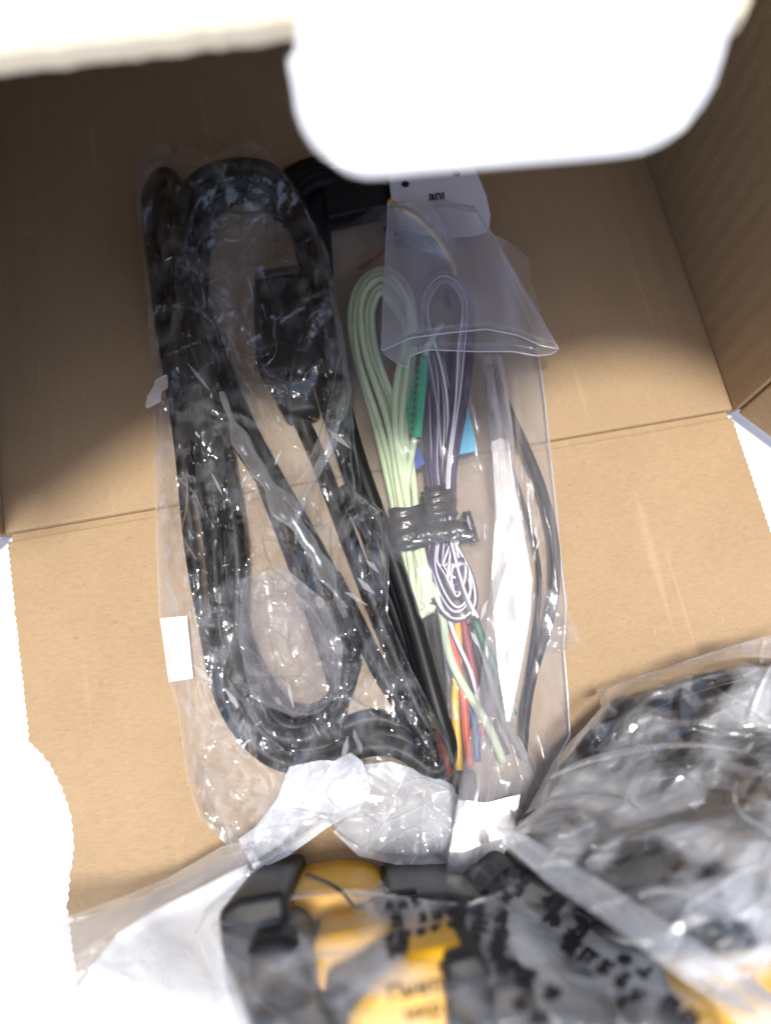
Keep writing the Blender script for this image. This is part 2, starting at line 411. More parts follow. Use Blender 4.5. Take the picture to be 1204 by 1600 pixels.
# ------------------------------------------------------------------ cardboard box
WH, H, D = 0.095, 0.120, 0.20
box = thing('cardboard_box', 'opened brown corrugated cardboard box holding bagged cables, white tuck flap over it', 'box')

def serrate(p, q, per=0.0017, amp=0.00022, seed=1):
    """a cut edge that shows the flutes as tiny teeth"""
    rs = random.Random(seed)
    p = Vector(p); q = Vector(q); n = max(2, int((q - p).length / (per / 2)))
    nrm = Vector((-(q - p).y, (q - p).x)).normalized()
    return [tuple(p.lerp(q, i / n) + nrm * (amp * (1 if i % 2 else -1) + rs.uniform(-.00007, .00007))) for i in range(n)]

prism('floor_panel', [(-WH - .0028, 0.0007), (WH + .0028, 0.0007), (WH + .0028, D), (-WH - .0028, D)], -0.003, 0.0, M['kraft'], box, 0.0009)
fl = []
lp = [tuple(at(*p, 0.0)[:2]) for p in [(10, 846), (22, 960), (44, 1160), (72, 1188), (92, 1225), (108, 1270), (114, 1320), (108, 1370), (103, 1420)]]
lp.append((-0.078, -0.20))
rp = [(0.0935, -0.20), (0.0942, -0.07), (0.0945, -0.0014)]
pts = [tuple(p) for p in lp]
for a, b in zip(lp[:-1], lp[1:]): fl += serrate(a, b, seed=len(fl))
fl += [lp[-1]]
for a, b in zip(rp[:-1], rp[1:]): fl += serrate(a, b, seed=len(fl))
fl += [rp[-1]]
prism('front_flap', fl, -0.0032, -0.0003, M['kraft'], box, 0.0004)
prism('crease', [(-WH + .001, -0.0014), (WH - .001, -0.0014), (WH - .001, 0.0009), (-WH + .001, 0.0009)], -0.0031, -0.0016, M['kraft'], box)

def wall(name, p, q, z0, z1, th, mat):
    """upright board from plan point p to q, thickness to the right of travel"""
    p = Vector(p); q = Vector(q); n = Vector(((q - p).y, -(q - p).x)).normalized() * th
    return prism(name, [tuple(p), tuple(q), tuple(q + n), tuple(p + n)], z0, z1, mat, box, 0.0005)
rw = wall('right_wall', (WH, D), (WH, 0.0), 0.0002, 0.074, -0.003, M['kraft_wall'])
lw_ = wall('left_wall', (-WH, 0.0), (-WH, D), 0.0002, H - 0.0005, -0.003, M['kraft_wall'])
wall('back_wall', (-WH, D - .003), (WH, D - .003), 0.0002, H - 0.0005, -0.003, M['kraft_wall'])
wall('dust_flap', (WH + .0008, -0.0008), (WH + 0.036, -0.046), 0.0004, 0.056, -0.003, M['kraft_wall'])
wall('dust_flap', (-WH - 0.040, -0.030), (-WH - .0008, -0.0008), 0.0004, 0.105, -0.003, M['kraft_wall'])

# lid panel: straight where seen; unseen ends shaped forward for an arched shadow
YT = 0.0078
lid = [(-WH - .003, -0.012), (-0.088, -0.010), (-0.076, -0.002), (-0.064, 0.0045), (-0.052, YT), (-0.008, YT - .0002), (-0.005, 0.001), (0.036, 0.001), (0.040, YT - .0004), (0.064, YT), (0.078, 0.004), (0.088, -0.003), (WH + .003, -0.008), (WH + .003, D), (-WH - .003, D)]  # hidden middle step added to block light through the tuck flap's notch
lid2 = []
rs_ = random.Random(3)
for i in range(len(lid)):
    a, b = Vector(lid[i]), Vector(lid[(i + 1) % len(lid)])
    if i < 12:
        n = max(1, int((b - a).length / 0.0012))
        for k in range(n):
            q = a.lerp(b, k / n); lid2.append((q.x, q.y + rs_.uniform(-.00022, .00022)))
    else: lid2.append(tuple(a))
prism('lid_panel', lid2, H, H + 0.0028, M['cream'], box, 0.0005)
prism('lid_bounce_blocker', [(-WH, YT + .003), (WH, YT + .003), (WH, D - .004), (-WH, D - .004)], H - 0.0012, H - 0.0002, M['kraft_dark'], box)  # unseen dark sheet added under the lid to cut bounced light

# white tuck flap lying over the lid and bending down past its edge
bm = bmesh.new()
ol = [(742, -60), (744, -4), (752, 5), (780, 7), (812, 4), (850, 8), (888, 4), (900, -4), (904, -60), (1165, -60), (1148, 0), (1140, 40), (1128, 84), (1114, 130), (1096, 162), (1066, 200), (1040, 219), (1008, 233), (960, 240), (880, 247), (760, 257), (660, 265),
      (600, 272), (572, 273), (545, 266), (515, 248), (490, 222), (474, 196), (464, 165), (459, 130), (454, 104), (458, 90), (464, 74), (465, 40), (462, 0), (460, -60)]
vs = [bm.verts.new((x, y, 0)) for x, y in ol]
bm.faces.new(vs)
for yy in range(-40, 272, 12):
    bmesh.ops.bisect_plane(bm, geom=bm.verts[:] + bm.edges[:] + bm.faces[:], plane_co=(0, yy, 0), plane_no=(0, 1, 0))
bmesh.ops.triangulate(bm, faces=bm.faces[:])
for v in bm.verts:
    s = max(0.0, (v.co.y - 60 + 0.1 * (v.co.x - 460)) / 200.0)
    z = H + 0.0046 - 0.0035 * s ** 1.5
    v.co = Vector(at(v.co.x, v.co.y, z))
bmesh.ops.recalc_face_normals(bm, faces=bm.faces[:])
me = bpy.data.meshes.new('tuck_flap'); bm.to_mesh(me); bm.free()
tf = bpy.data.objects.new('tuck_flap', me); col.objects.link(tf); tf.parent = box; me.materials.append(M['white_board'])
me.polygons.foreach_set('use_smooth', [True] * len(me.polygons))
tf['label'] = 'white rounded tuck flap of the lid'
so = tf.modifiers.new('thickness', 'SOLIDIFY'); so.thickness = 0.0012; so.offset = -1 if me.polygons[0].normal.z > 0 else 1


# ------------------------------------------------------------------ black cable in the left bag
cable = thing('coiled_cable', 'thick black cable looped and twisted inside the thin crinkled bag on the left', 'cable')
def strand(path, rad=0.0019):
    return wire('strand', path, rad, M['black_pvc'], cable, 'left', 12, 6)
AD = [(545, 1030), (505, 925), (432, 772), (350, 628), (297, 490), (276, 378), (295, 295), (350, 258), (415, 270), (466, 318), (497, 418), (517, 560), (556, 720), (606, 860), (652, 1000), (690, 1120), (704, 1180), (680, 1206), (630, 1180), (570, 1168), (500, 1190), (425, 1180), (362, 1110), (326, 1000), (304, 850), (284, 700), (262, 560), (244, 420), (232, 330), (238, 288), (258, 276), (274, 300), (280, 420), (300, 600), (328, 760), (342, 900), (356, 1010), (388, 1100), (440, 1152), (500, 1140), (536, 1090), (546, 1036)]
rc = random.Random(4)
for k, (ox, oy, sc_, zz, rr) in enumerate([(0, 0, 1.0, .010, .0021), (26, 34, .955, .006, .0021), (44, 66, .90, .0035, .0021), (12, 16, .975, .0075, .0017)]):
    c0 = np.array([450, 740.0]); pts = []
    for i, (x, y) in enumerate(AD):
        q = c0 + (np.array([x, y]) - c0) * sc_
        up = .003 if i < 9 else (0 if i < 16 else -.002)
        pts.append((q[0] + rc.uniform(-5, 5) + (ox * .3 if i < 9 else -ox * .15 if i < 18 else ox * .35), q[1] + rc.uniform(-5, 5), max(.0023, zz + up + rc.uniform(-.0008, .0008))))
    strand(pts, rr)
strand([(372, 640, .003), (420, 770, .003), (470, 900, .003), (505, 1000, .003), (528, 1090, .003), (520, 1150, .004)], .0022)
strand([(440, 600, .003), (490, 700, .003), (540, 830, .003), (590, 960, .003), (640, 1080, .003), (690, 1190, .003)], .0022)
strand([(520, 900, .004), (560, 980, .006), (600, 1060, .007), (640, 1120, .006), (695, 1205, .004)], .0020)
strand([(345, 640, .003), (395, 720, .003), (440, 790, .003), (480, 880, .003), (510, 960, .003)], .0024)
strand([(540, 760, .003), (590, 860, .003), (630, 970, .003), (670, 1080, .003)], .0024)
strand([(310, 620, .003), (336, 740, .003), (352, 850, .003), (360, 960, .003)], .0022)
strand([(330, 600, .004), (352, 720, .006), (368, 830, .007), (372, 940, .005), (380, 1060, .004), (440, 1120, .003)], .0022)

def rblock(name, quad, z0, z1, mat, parent, bag=None, bev=0.0012, prad=16):
    """moulded block with a four-or-more cornered plan given on the drawing plan at its top height"""
    P = at(np.array([q[0] for q in quad]), np.array([q[1] for q in quad]), z1)
    o = prism(name, [(p[0], p[1]) for p in P], z0, z1, mat, parent, 0)
    m = o.modifiers.new('bevel', 'BEVEL'); m.width = bev; m.segments = 4; m.limit_method = 'ANGLE'; m.angle_limit = math.radians(30)
    o.data.polygons.foreach_set('use_smooth', [True] * len(o.data.polygons))
    if bag:
        q = np.array(quad, float); c = q.mean(0)
        for s in np.linspace(0.05, 1, 9):
            for i in range(len(q)):
                e = np.linspace(0, 1, 24)[:, None]; ed = q[i] * (1 - e) + q[(i + 1) % len(q)] * e
                ed = c + (ed - c) * s
                note(bag, ed[:, 0], ed[:, 1], np.full(24, z1), prad)
    return o
rblock('plug', [(392, 436), (470, 424), (492, 440), (500, 560), (478, 580), (418, 585), (398, 566)], .0006, .0115, M['black_plastic'], cable, 'left', .0022)
rblock('plug_boot', [(412, 586), (480, 580), (500, 640), (446, 650)], .0006, .0085, M['black_plastic'], cable, 'left', .002)
rblock('plug_collar', [(398, 420), (466, 410), (474, 424), (394, 436)], .0006, .0085, M['charcoal'], cable, 'left', .001)

# second black coil half hidden behind the two bags at the back
coil = thing('cable_coil', 'black cable coil lying behind the bags, under the white tuck flap', 'cable')
for k, (dx, dy) in enumerate([(0, 0), (6, 12), (14, 24), (22, 38)]):
    wire('strand', [(425 + dx * 2, 330 + dy, .0025), (440 + dx, 285 + dy, .003 + k * .0012), (480 + dx * .6, 258 + dy * .8, .004 + k * .001), (540, 250 + dy, .005), (600 - dx * .4, 258 + dy, .004), (640 - dx, 300 + dy, .003), (650 - dx, 380, .002)], .0019, M['black_pvc'], coil, None, 10, 8)
rblock('connector', [(500, 262), (606, 254), (612, 318), (510, 340)], .0006, .0075, M['black_plastic'], coil, None, .001)
rblock('connector', [(470, 300), (512, 292), (520, 420), (482, 424)], .0006, .006, M['black_plastic'], coil, None, .001)

# white card with two punched dots and lettering
card = thing('tag_card', 'white rounded plastic card with two black dots under the tuck flap', 'card')
cq = [(611, 250), (608, 285), (612, 318), (622, 345), (650, 362), (700, 370), (745, 366), (764, 358), (766, 335), (760, 306), (748, 276), (736, 250), (720, 225), (640, 225)]
cp = at(np.array([q[0] for q in cq]), np.array([q[1] for q in cq]), .0098)
prism('card_face', [(p[0], p[1]) for p in cp], .0090, .0098, M['card'], card, .0002)
for (px, py) in ((633, 287), (713, 270)):
    th = np.linspace(0, 2 * np.pi, 20, endpoint=False); c = at(np.array([px]), np.array([py]), .0100)[0]
    prism('dot', [(c[0] + .00105 * math.cos(a), c[1] + .00105 * math.sin(a)) for a in th], .0099, .0101, M['ink'], card)

def text_geo(s, bold=0.0):
    cu = bpy.data.curves.new('lettering', 'FONT'); cu.body = s; cu.size = 1.0; cu.offset = bold
    cu.align_x = 'CENTER'; cu.align_y = 'CENTER'
    o = bpy.data.objects.new('lettering', cu); col.objects.link(o)
    dg = bpy.context.evaluated_depsgraph_get(); me = o.evaluated_get(dg).to_mesh()
    v = np.array([tuple(q.co) for q in me.vertices]); f = [list(p.vertices) for p in me.polygons]
    o.evaluated_get(dg).to_mesh_clear(); bpy.data.objects.remove(o); bpy.data.curves.remove(cu)
    return v, f
def lettering(s, px, py, size, ang, zf, mat, parent, bold=0.0, name='lettering'):
    v, f = text_geo(s, bold); a = math.radians(ang)
    X = px + size * (v[:, 0] * math.cos(a) + v[:, 1] * math.sin(a)); Y = py + size * (v[:, 0] * math.sin(a) - v[:, 1] * math.cos(a))
    return mesh_obj(name, at(X, Y, zf(X, Y)), f, mat, parent)
lettering('an\u0131', 682, 305, 22, -8, lambda x, y: np.full_like(x, .0101), M['ink'], card, .02)

# ------------------------------------------------------------------ wiring harness in the heavy pouch
har = thing('wiring_harness', 'taped wiring harness with pale green and violet striped wire loops in the clear pouch', 'wiring harness')
rs = random.Random(11)
GW, VW = .00084, .00072
for i in range(6):
    j = lambda a=3: rs.uniform(-a, a)
    z = .006 + .0012 * (i % 3)
    o = i * 1.0
    wire('green_wire', [(656 + 4 * o, 956 - 2 * o, z), (648 + 5 * o, 968 - 3 * o, z), (640 + 5 * o + j(), 948, z), (628 + 7 * o + j(2), 895, z + .001), (619 + 7 * o + j(2), 828, z + .001), (606 + 7.5 * o + j(), 750, z + .001), (583 + 9 * o + j(), 655, z + .001),
                        (556 + 7 * o + j(), 560, z), (549 + 6 * o + j(), 490, z), (562 + 5 * o, 442 + 5 * o, z + .0005), (594 + j(), 421 + 7 * o, z + .001), (628 - 4 * o + j(), 438 + 6 * o, z + .001), (645 - 3.2 * o + j(), 490 + 4 * o, z + .001),
                        (646 - 4 * o + j(), 570, z + .0015), (638 - 4 * o + j(), 660, z + .002), (636 - 2 * o + j(), 745, z + .002), (640 + 1.5 * o + j(2), 828, z + .001), (650 + 4 * o + j(), 900, z + .0005), (655 + 4 * o + j(4), 950 - 3 * o, z)], GW, M['green_wire'], har, 'pouch', 10, 6)
for pth in ([(630, 870, .006), (632, 920, .006), (646, 974, .006)], [(655, 868, .0065), (672, 920, .0065), (688, 952, .006)]):
    wire('green_wire', pth, GW, M['green_wire'], har, 'pouch')
wire('green_wire', [(690, 505, .008), (676, 525, .0095), (664, 552, .0105), (656, 600, .011), (648, 680, .011), (636, 760, .010), (640, 830, .009)], GW, M['green_wire'], har, 'pouch')
wire('green_wire', [(662, 900, .008), (684, 935, .0075), (694, 985, .007), (706, 1035, .007), (738, 1095, .007), (765, 1140, .006), (786, 1192, .005)], .0010, M['green_wire'], har, 'pouch')
for i in range(7):
    j = lambda a=3: rs.uniform(-a, a)
    z = .0055 + .0012 * (i % 3); o = i * 1.0
    wire('violet_wire', [(676 + 5 * o + j(2), 832, z), (672 + 6 * o + j(2), 790, z), (668 + 6.5 * o + j(), 730, z), (664 + 7 * o + j(4), 650, z), (656 + 6 * o + j(4), 560, z), (648 + 4 * o, 490 + j(), z), (655 + 4 * o, 448 + 3 * o, z), (684 + 2 * o, 420 + 5 * o + j(2), z),
                         (716 - .5 * o, 428 + 6 * o, z), (736 - 3 * o, 466 + 4 * o, z), (737 - 4.5 * o, 540, z), (727 - 4 * o + j(2), 630, z + .001), (712 - 2.5 * o + j(2), 715, z + .001), (704 - 1.5 * o + j(2), 790, z), (708 + j(4), 835, z)],
         VW, M['violet_wire'], har, 'pouch', 10, 6, 0.42, M['white_stripe'], rs.uniform(-.9, .9))
for i in range(7):
    o = i * 1.0; yb_ = 968 - 11 * o + rs.uniform(-4, 4); xr = 746 - 6 * o + rs.uniform(-4, 4); xl = 668 + 4.5 * o
    wire('violet_wire', [(672 + 4 * o, 842, .0065), (xl, 880, .007 + .0004 * (i % 3)), (xl + 8, yb_ - 40, .0075), (xl + 24, yb_ - 10, .008), ((xl + xr) / 2 + 8, yb_, .0085 - .0005 * (i % 2)), (xr - 6, yb_ - 16, .0085), (xr - 4, yb_ - 50, .008), (xr - 16, 884, .0078), (706 + 2 * o, 842, .007)],
         .00062, M['violet_wire'], har, 'pouch', 10, 5, 0.42, M['white_stripe'], rs.uniform(-.9, .9))
wire('violet_wire', [(704, 846, .008), (712, 885, .009), (728, 935, .009), (746, 966, .009)], VW, M['violet_wire'], har, 'pouch', 10, 5, .5, M['white_stripe'])
wire('violet_wire', [(698, 955, .007), (712, 1000, .007), (732, 1045, .0068), (744, 1090, .006), (750, 1130, .006)], .0006, M['violet_wire'], har, 'pouch', 8, 6, .9, M['white_stripe'])
# lower tails
wire('yellow_wire', [(713, 968, .004), (716, 1030, .0045), (711, 1080, .005), (713, 1140, .005), (717, 1206, .005)], .00095, M['yellow_wire'], har, 'pouch')
wire('red_wire', [(703, 975, .005), (712, 1030, .006), (724, 1090, .0062), (728, 1140, .006), (735, 1198, .0055)], .00095, M['red_wire'], har, 'pouch')
wire('dark_red_wire', [(722, 965, .004), (733, 1020, .004), (742, 1070, .004), (752, 1150, .0035)], .00095, M['dark_red_wire'], har, 'pouch')
wire('blue_wire', [(690, 970, .004), (700, 1030, .004), (722, 1080, .004), (740, 1130, .004), (745, 1190, .0035)], .00095, M['blue_wire'], har, 'pouch')
wire('dark_green_wire', [(742, 968, .004), (756, 1005, .004), (772, 1040, .004), (788, 1080, .0035), (802, 1118, .003)], .0010, M['dark_green_wire'], har, 'pouch')
wire('black_wire', [(676, 960, .004), (686, 1030, .004), (698, 1100, .004), (706, 1170, .004), (714, 1230, .004)], .0011, M['black_pvc'], har, 'pouch')
wire('black_wire', [(664, 965, .003), (676, 1060, .003), (694, 1150, .003), (706, 1225, .003)], .0011, M['black_pvc'], har, 'pouch')
wire('black_wire', [(730, 975, .003), (752, 1050, .003), (765, 1120, .003), (790, 1180, .003)], .0011, M['black_pvc'], har, 'pouch')
wire('grey_wire', [(738, 985, .003), (765, 1060, .003), (785, 1120, .003), (822, 1190, .003)], .0009, M['grey_wire'], har, 'pouch')
rblock('connector', [(700, 1206), (742, 1204), (752, 1262), (716, 1272)], .0006, .0075, M['black_plastic'], har, 'pouch', .0008)
# yellow lead poking up behind the folded pouch mouth
wire('yellow_wire', [(607, 314, .0215), (632, 328, .0215), (655, 343, .019), (680, 368, .013), (702, 402, .009), (712, 440, .006)], .0008, M['yellow_wire'], har, 'pouch')
wire('dark_red_wire', [(560, 420, .003), (590, 400, .004), (620, 372, .004), (660, 352, .004), (690, 345, .003)], .0005, M['dark_red_wire'], har, 'pouch')
wire('black_wire', [(600, 360, .003), (640, 350, .004), (680, 400, .003), (700, 480, .002)], .0009, M['black_pvc'], har, 'pouch')
# paper and plastic flags
def sheet(name, quad, z, mat, parent, bag=None, th=.0003):
    zs = z if hasattr(z, '__len__') else [z] * len(quad)
    P = at(np.array([q[0] for q in quad]), np.array([q[1] for q in quad]), np.array(zs))
    n = len(quad); v = [tuple(p) for p in P] + [(p[0], p[1], p[2] - th) for p in P]
    f = [list(range(n)), list(range(n, 2 * n))[::-1]] + [[i, i + n, (i + 1) % n + n, (i + 1) % n] for i in range(n)]
    if bag:
        for s in np.linspace(0, 1, 5):
            q = np.array(quad, float); q = q.mean(0) + (q - q.mean(0)) * s; note(bag, q[:, 0], q[:, 1], np.array(zs), 6)
    o = mesh_obj(name, v, f, mat, parent)
    bm = bmesh.new(); bm.from_mesh(o.data); bmesh.ops.recalc_face_normals(bm, faces=bm.faces[:]); bm.to_mesh(o.data); bm.free()
    return o
ft = sheet('green_flag', [(655, 560), (667, 557), (660, 640), (651, 686), (640, 682), (634, 640)], [.0112, .0118, .0122, .012, .0112, .0104], M['green_tag'], har, 'pouch')
wire('green_sleeve', [(662, 558, .0118), (658, 610, .0124), (651, 683, .0122)], .00115, M['green_tag'], har, 'pouch')
for k in range(11):
    t = k / 10.0; x = 654 - 12 * t; y = 566 + 112 * t
    sheet('stitch_mark', [(x - 1.4, y), (x + 1.4, y - .5), (x + .4, y + 6), (x - 2.2, y + 6)], .0128, M['ink'], ft, None, .0001)
sheet('blue_flag', [(650, 690), (664, 724), (650, 734), (640, 700)], .0085, M['blue_tag'], har, 'pouch')
sheet('blue_flag', [(596, 606), (612, 600), (640, 640), (652, 724), (630, 712), (606, 650)], .0045, M['blue_tag'], har, 'pouch')
sheet('red_flag', [(588, 590), (618, 570), (622, 600), (600, 612)], .0042, M['red_tag'], har, 'pouch')
sheet('cyan_flag', [(712, 622), (726, 616), (746, 704), (716, 710), (704, 690)], .0062, M['cyan_tag'], har, 'pouch')
sheet('violet_flag', [(668, 560), (712, 548), (712, 700), (672, 708)], .0032, M['violet_wire'], har, 'pouch')

def tape_band(name, a, b, wpx, z0, z1, mat, rough_seed):
    """tape wound round a bundle: a crinkled, flattened sleeve from a to b"""
    n, m = 14, 22
    a = np.array(a, float); b = np.array(b, float); d = (b - a) / np.linalg.norm(b - a); p = np.array([-d[1], d[0]])
    V = []
    for i in range(n):
        c = a + (b - a) * i / (n - 1)
        for k in range(m):
            th = 2 * math.pi * k / m
            ww = wpx * (1 + .04 * math.sin(i * 2.1 + rough_seed) + .03 * math.sin(3 * th + i * .8))
            zz = (z0 + z1) / 2 + (z1 - z0) / 2 * math.sin(th) * (1 + .08 * math.sin(i * 1.7 + k + rough_seed))
            q = c + p * ww * math.copysign(abs(math.cos(th)) ** .7, math.cos(th)) + d * 2.0 * math.sin(k * 1.3 + i)
            V.append(at(q[0], q[1], zz))
            if math.sin(th) > .2: note('pouch', np.array([q[0]]), np.array([q[1]]), np.array([zz]), 8)
    f = [[i * m + k, i * m + (k + 1) % m, (i + 1) * m + (k + 1) % m, (i + 1) * m + k] for i in range(n - 1) for k in range(m)]
    f += [list(range(m))[::-1], list(range((n - 1) * m, n * m))]
    return mesh_obj(name, V, f, mat, har, True)
tape_band('tape', (633, 792), (642, 858), 27, .0042, .0125, M['tape'], 1.0)
tape_band('tape', (684, 766), (688, 806), 27, .0035, .0125, M['tape'], 2.0)
tape_band('tape', (648, 836), (734, 826), 17, .0035, .0140, M['tape'], 3.0)
tape_band('tape', (680, 758), (682, 772), 18, .0035, .0110, M['tape'], 4.0)
tape_band('tape_end', (728, 800), (742, 846), 7, .0035, .0075, M['tape'], 5.0)

# loose black lead on the right inside the pouch
lead = thing('black_lead', 'smooth black lead curving down the right edge of the clear pouch', 'cable')
wire('lead', [(768, 570, .003), (788, 628, .0035), (818, 695, .004), (846, 765, .004), (864, 840, .004), (867, 905, .0035), (858, 965, .003), (838, 1030, .002), (822, 1100, .002), (815, 1180, .002)], .0013, M['black_pvc'], lead, 'pouch', 12, 6)
lead2 = thing('grey_lead', 'thin dark grey lead beside the thicker black lead in the pouch', 'cable')
wire('lead', [(770, 640, .002), (800, 735, .0025), (830, 830, .0025), (842, 900, .002), (838, 970, .002), (826, 1050, .002), (812, 1150, .002)], .0006, M['black_pvc'], lead2, 'pouch', 10, 6)



# ------------------------------------------------------------------ films
GS = 4
def drape(bag, base, sag, iters=260, extra=None):
    """height of a film lying over what the bag holds (an obstacle problem on the plan grid)"""
    gw, gh = 1500 // GS, 1900 // GS
    Hc = np.full((gh, gw), base)
    OX, OY = -100, -100
    for px, py, z, pr in CONTENT.get(bag, []):
        R = max(1, int(round(pr / GS)))
        for x, y, zz in zip(px, py, np.broadcast_to(z, px.shape)):
            ix = int(round((x - OX) / GS)); iy = int(round((y - OY) / GS))
            a, b, c, d = max(0, iy - R), min(gh, iy + R + 1), max(0, ix - R), min(gw, ix + R + 1)
            if a < b and c < d: np.maximum(Hc[a:b, c:d], zz + .0004, out=Hc[a:b, c:d])
    Hh = Hc.copy()
    for _ in range(iters):
        av = Hh.copy(); av[1:-1, 1:-1] = (Hh[:-2, 1:-1] + Hh[2:, 1:-1] + Hh[1:-1, :-2] + Hh[1:-1, 2:]) / 4
        Hh = np.maximum(Hc, av - sag)
    for _ in range(2):
        Hh[1:-1, 1:-1] = (Hh[:-2, 1:-1] + Hh[2:, 1:-1] + Hh[1:-1, :-2] + Hh[1:-1, 2:] + 2 * Hh[1:-1, 1:-1]) / 6
    def f(x, y):
        u = np.clip((np.asarray(x) - OX) / GS, 0, gw - 1.01); v = np.clip((np.asarray(y) - OY) / GS, 0, gh - 1.01)
        i = u.astype(int); j = v.astype(int); a = u - i; b = v - j
        return (Hh[j, i] * (1 - a) + Hh[j, i + 1] * a) * (1 - b) + (Hh[j + 1, i] * (1 - a) + Hh[j + 1, i + 1] * a) * b
    return f

def poly_at(P, n):
    P = np.array(P, float); s = np.concatenate([[0], np.cumsum(np.linalg.norm(np.diff(P, axis=0), axis=1))])
    t = np.linspace(0, s[-1], n); return np.stack([np.interp(t, s, P[:, 0]), np.interp(t, s, P[:, 1])], -1)
def coons(top, right, bottom, left, nu, nv):
    """top, bottom run left to right; left, right run top to bottom"""
    T, B = poly_at(top, nu), poly_at(bottom, nu); Lf, Rt = poly_at(left, nv), poly_at(right, nv)
    u = np.linspace(0, 1, nu)[None, :, None]; v = np.linspace(0, 1, nv)[:, None, None]
    S = (1 - v) * T[None] + v * B[None] + (1 - u) * Lf[:, None] + u * Rt[:, None]
    S -= (1 - u) * (1 - v) * T[0] + u * (1 - v) * T[-1] + (1 - u) * v * B[0] + u * v * B[-1]
    ed = np.minimum(np.minimum(u, 1 - u) * np.ones_like(v), np.minimum(v, 1 - v) * np.ones_like(u))[..., 0]
    eu = np.minimum(u, 1 - u)[..., 0] * np.ones((nv, 1)); ev = np.minimum(v, 1 - v)[..., 0] * np.ones((1, nu))
    return S[..., 0], S[..., 1], eu, ev
def grid_obj(name, V, mat, parent, smooth_=True):
    nv, nu = V.shape[:2]; idx = np.arange(nv * nu).reshape(nv, nu)
    q = np.stack([idx[:-1, :-1], idx[1:, :-1], idx[1:, 1:], idx[:-1, 1:]], -1).reshape(-1, 4)
    me = bpy.data.meshes.new(name); me.vertices.add(nv * nu); me.vertices.foreach_set('co', V.reshape(-1))
    me.loops.add(q.size); me.loops.foreach_set('vertex_index', q.reshape(-1).astype(np.int32))
    me.polygons.add(len(q)); me.polygons.foreach_set('loop_start', np.arange(0, q.size, 4, dtype=np.int32))
    me.polygons.foreach_set('use_smooth', np.full(len(q), smooth_))
    me.update(calc_edges=True); me.validate()
    me.materials.append(mat); o = bpy.data.objects.new(name, me); col.objects.link(o); o.parent = parent
    return o
def ridge(x, y, pts, wd, amp):
    """a fold standing up along a plan polyline"""
    P = spline([(a, b, 0) for a, b in pts], n=60)[:, :2]
    best = np.full(x.shape, 1e9)
    for p, q in zip(P[:-1], P[1:]):
        d = q - p; t = np.clip(((x - p[0]) * d[0] + (y - p[1]) * d[1]) / (d @ d), 0, 1)
        best = np.minimum(best, np.hypot(x - p[0] - t * d[0], y - p[1] - t * d[1]))
    return amp * np.exp(-(best / wd) ** 1.5)
def smooth(a, b, x):
    t = np.clip((x - a) / (b - a), 0, 1); return t * t * (3 - 2 * t)
def rot(x, y, deg, sx, sy):
    a = math.radians(deg); return (x * math.cos(a) + y * math.sin(a)) / sx, (-x * math.sin(a) + y * math.cos(a)) / sy
def pinch(u, v, seed, wd=.03):
    """thin sharp crease lines in straight runs (level lines of the facets)"""
    return np.maximum(0, 1 - np.abs(tin(u, v, seed) - .5) / wd)
def crumple(x, y, seed, k=1.0, deg=78):
    """folds drawn out along the bag plus small sharp facets"""
    wx = x + 9 * perlin(x / 70, y / 70, seed + 9); wy = y + 9 * perlin(x / 70, y / 70, seed + 10)
    a = rot(wx, wy, deg, 150, 42); b = rot(wx, wy, deg + 25, 62, 26); c = rot(wx, wy, deg - 20, 28, 15)
    msk = smooth(-.25, .35, perlin(x / 90, y / 90, seed + 20))
    h = .0044 * tin(*a, seed) + .0036 * tin(*b, seed + 1) * (.35 + .65 * msk) + .0009 * tin(*c, seed + 2) * msk + .0012 * facet(*b, seed + 5) * (1 - msk)
    h += .0014 * pinch(*rot(wx, wy, deg, 120, 60), seed + 30, .03) + .0011 * pinch(*rot(wx, wy, deg - 30, 64, 38), seed + 31, .04) * msk + .0007 * pinch(*rot(wx, wy, deg + 40, 40, 28), seed + 32, .06) * msk
    h += .0005 * (1 - np.abs(perlin(*rot(wx, wy, deg, 120, 30), seed + 3)) * 3) * (1 - msk)
    return k * h

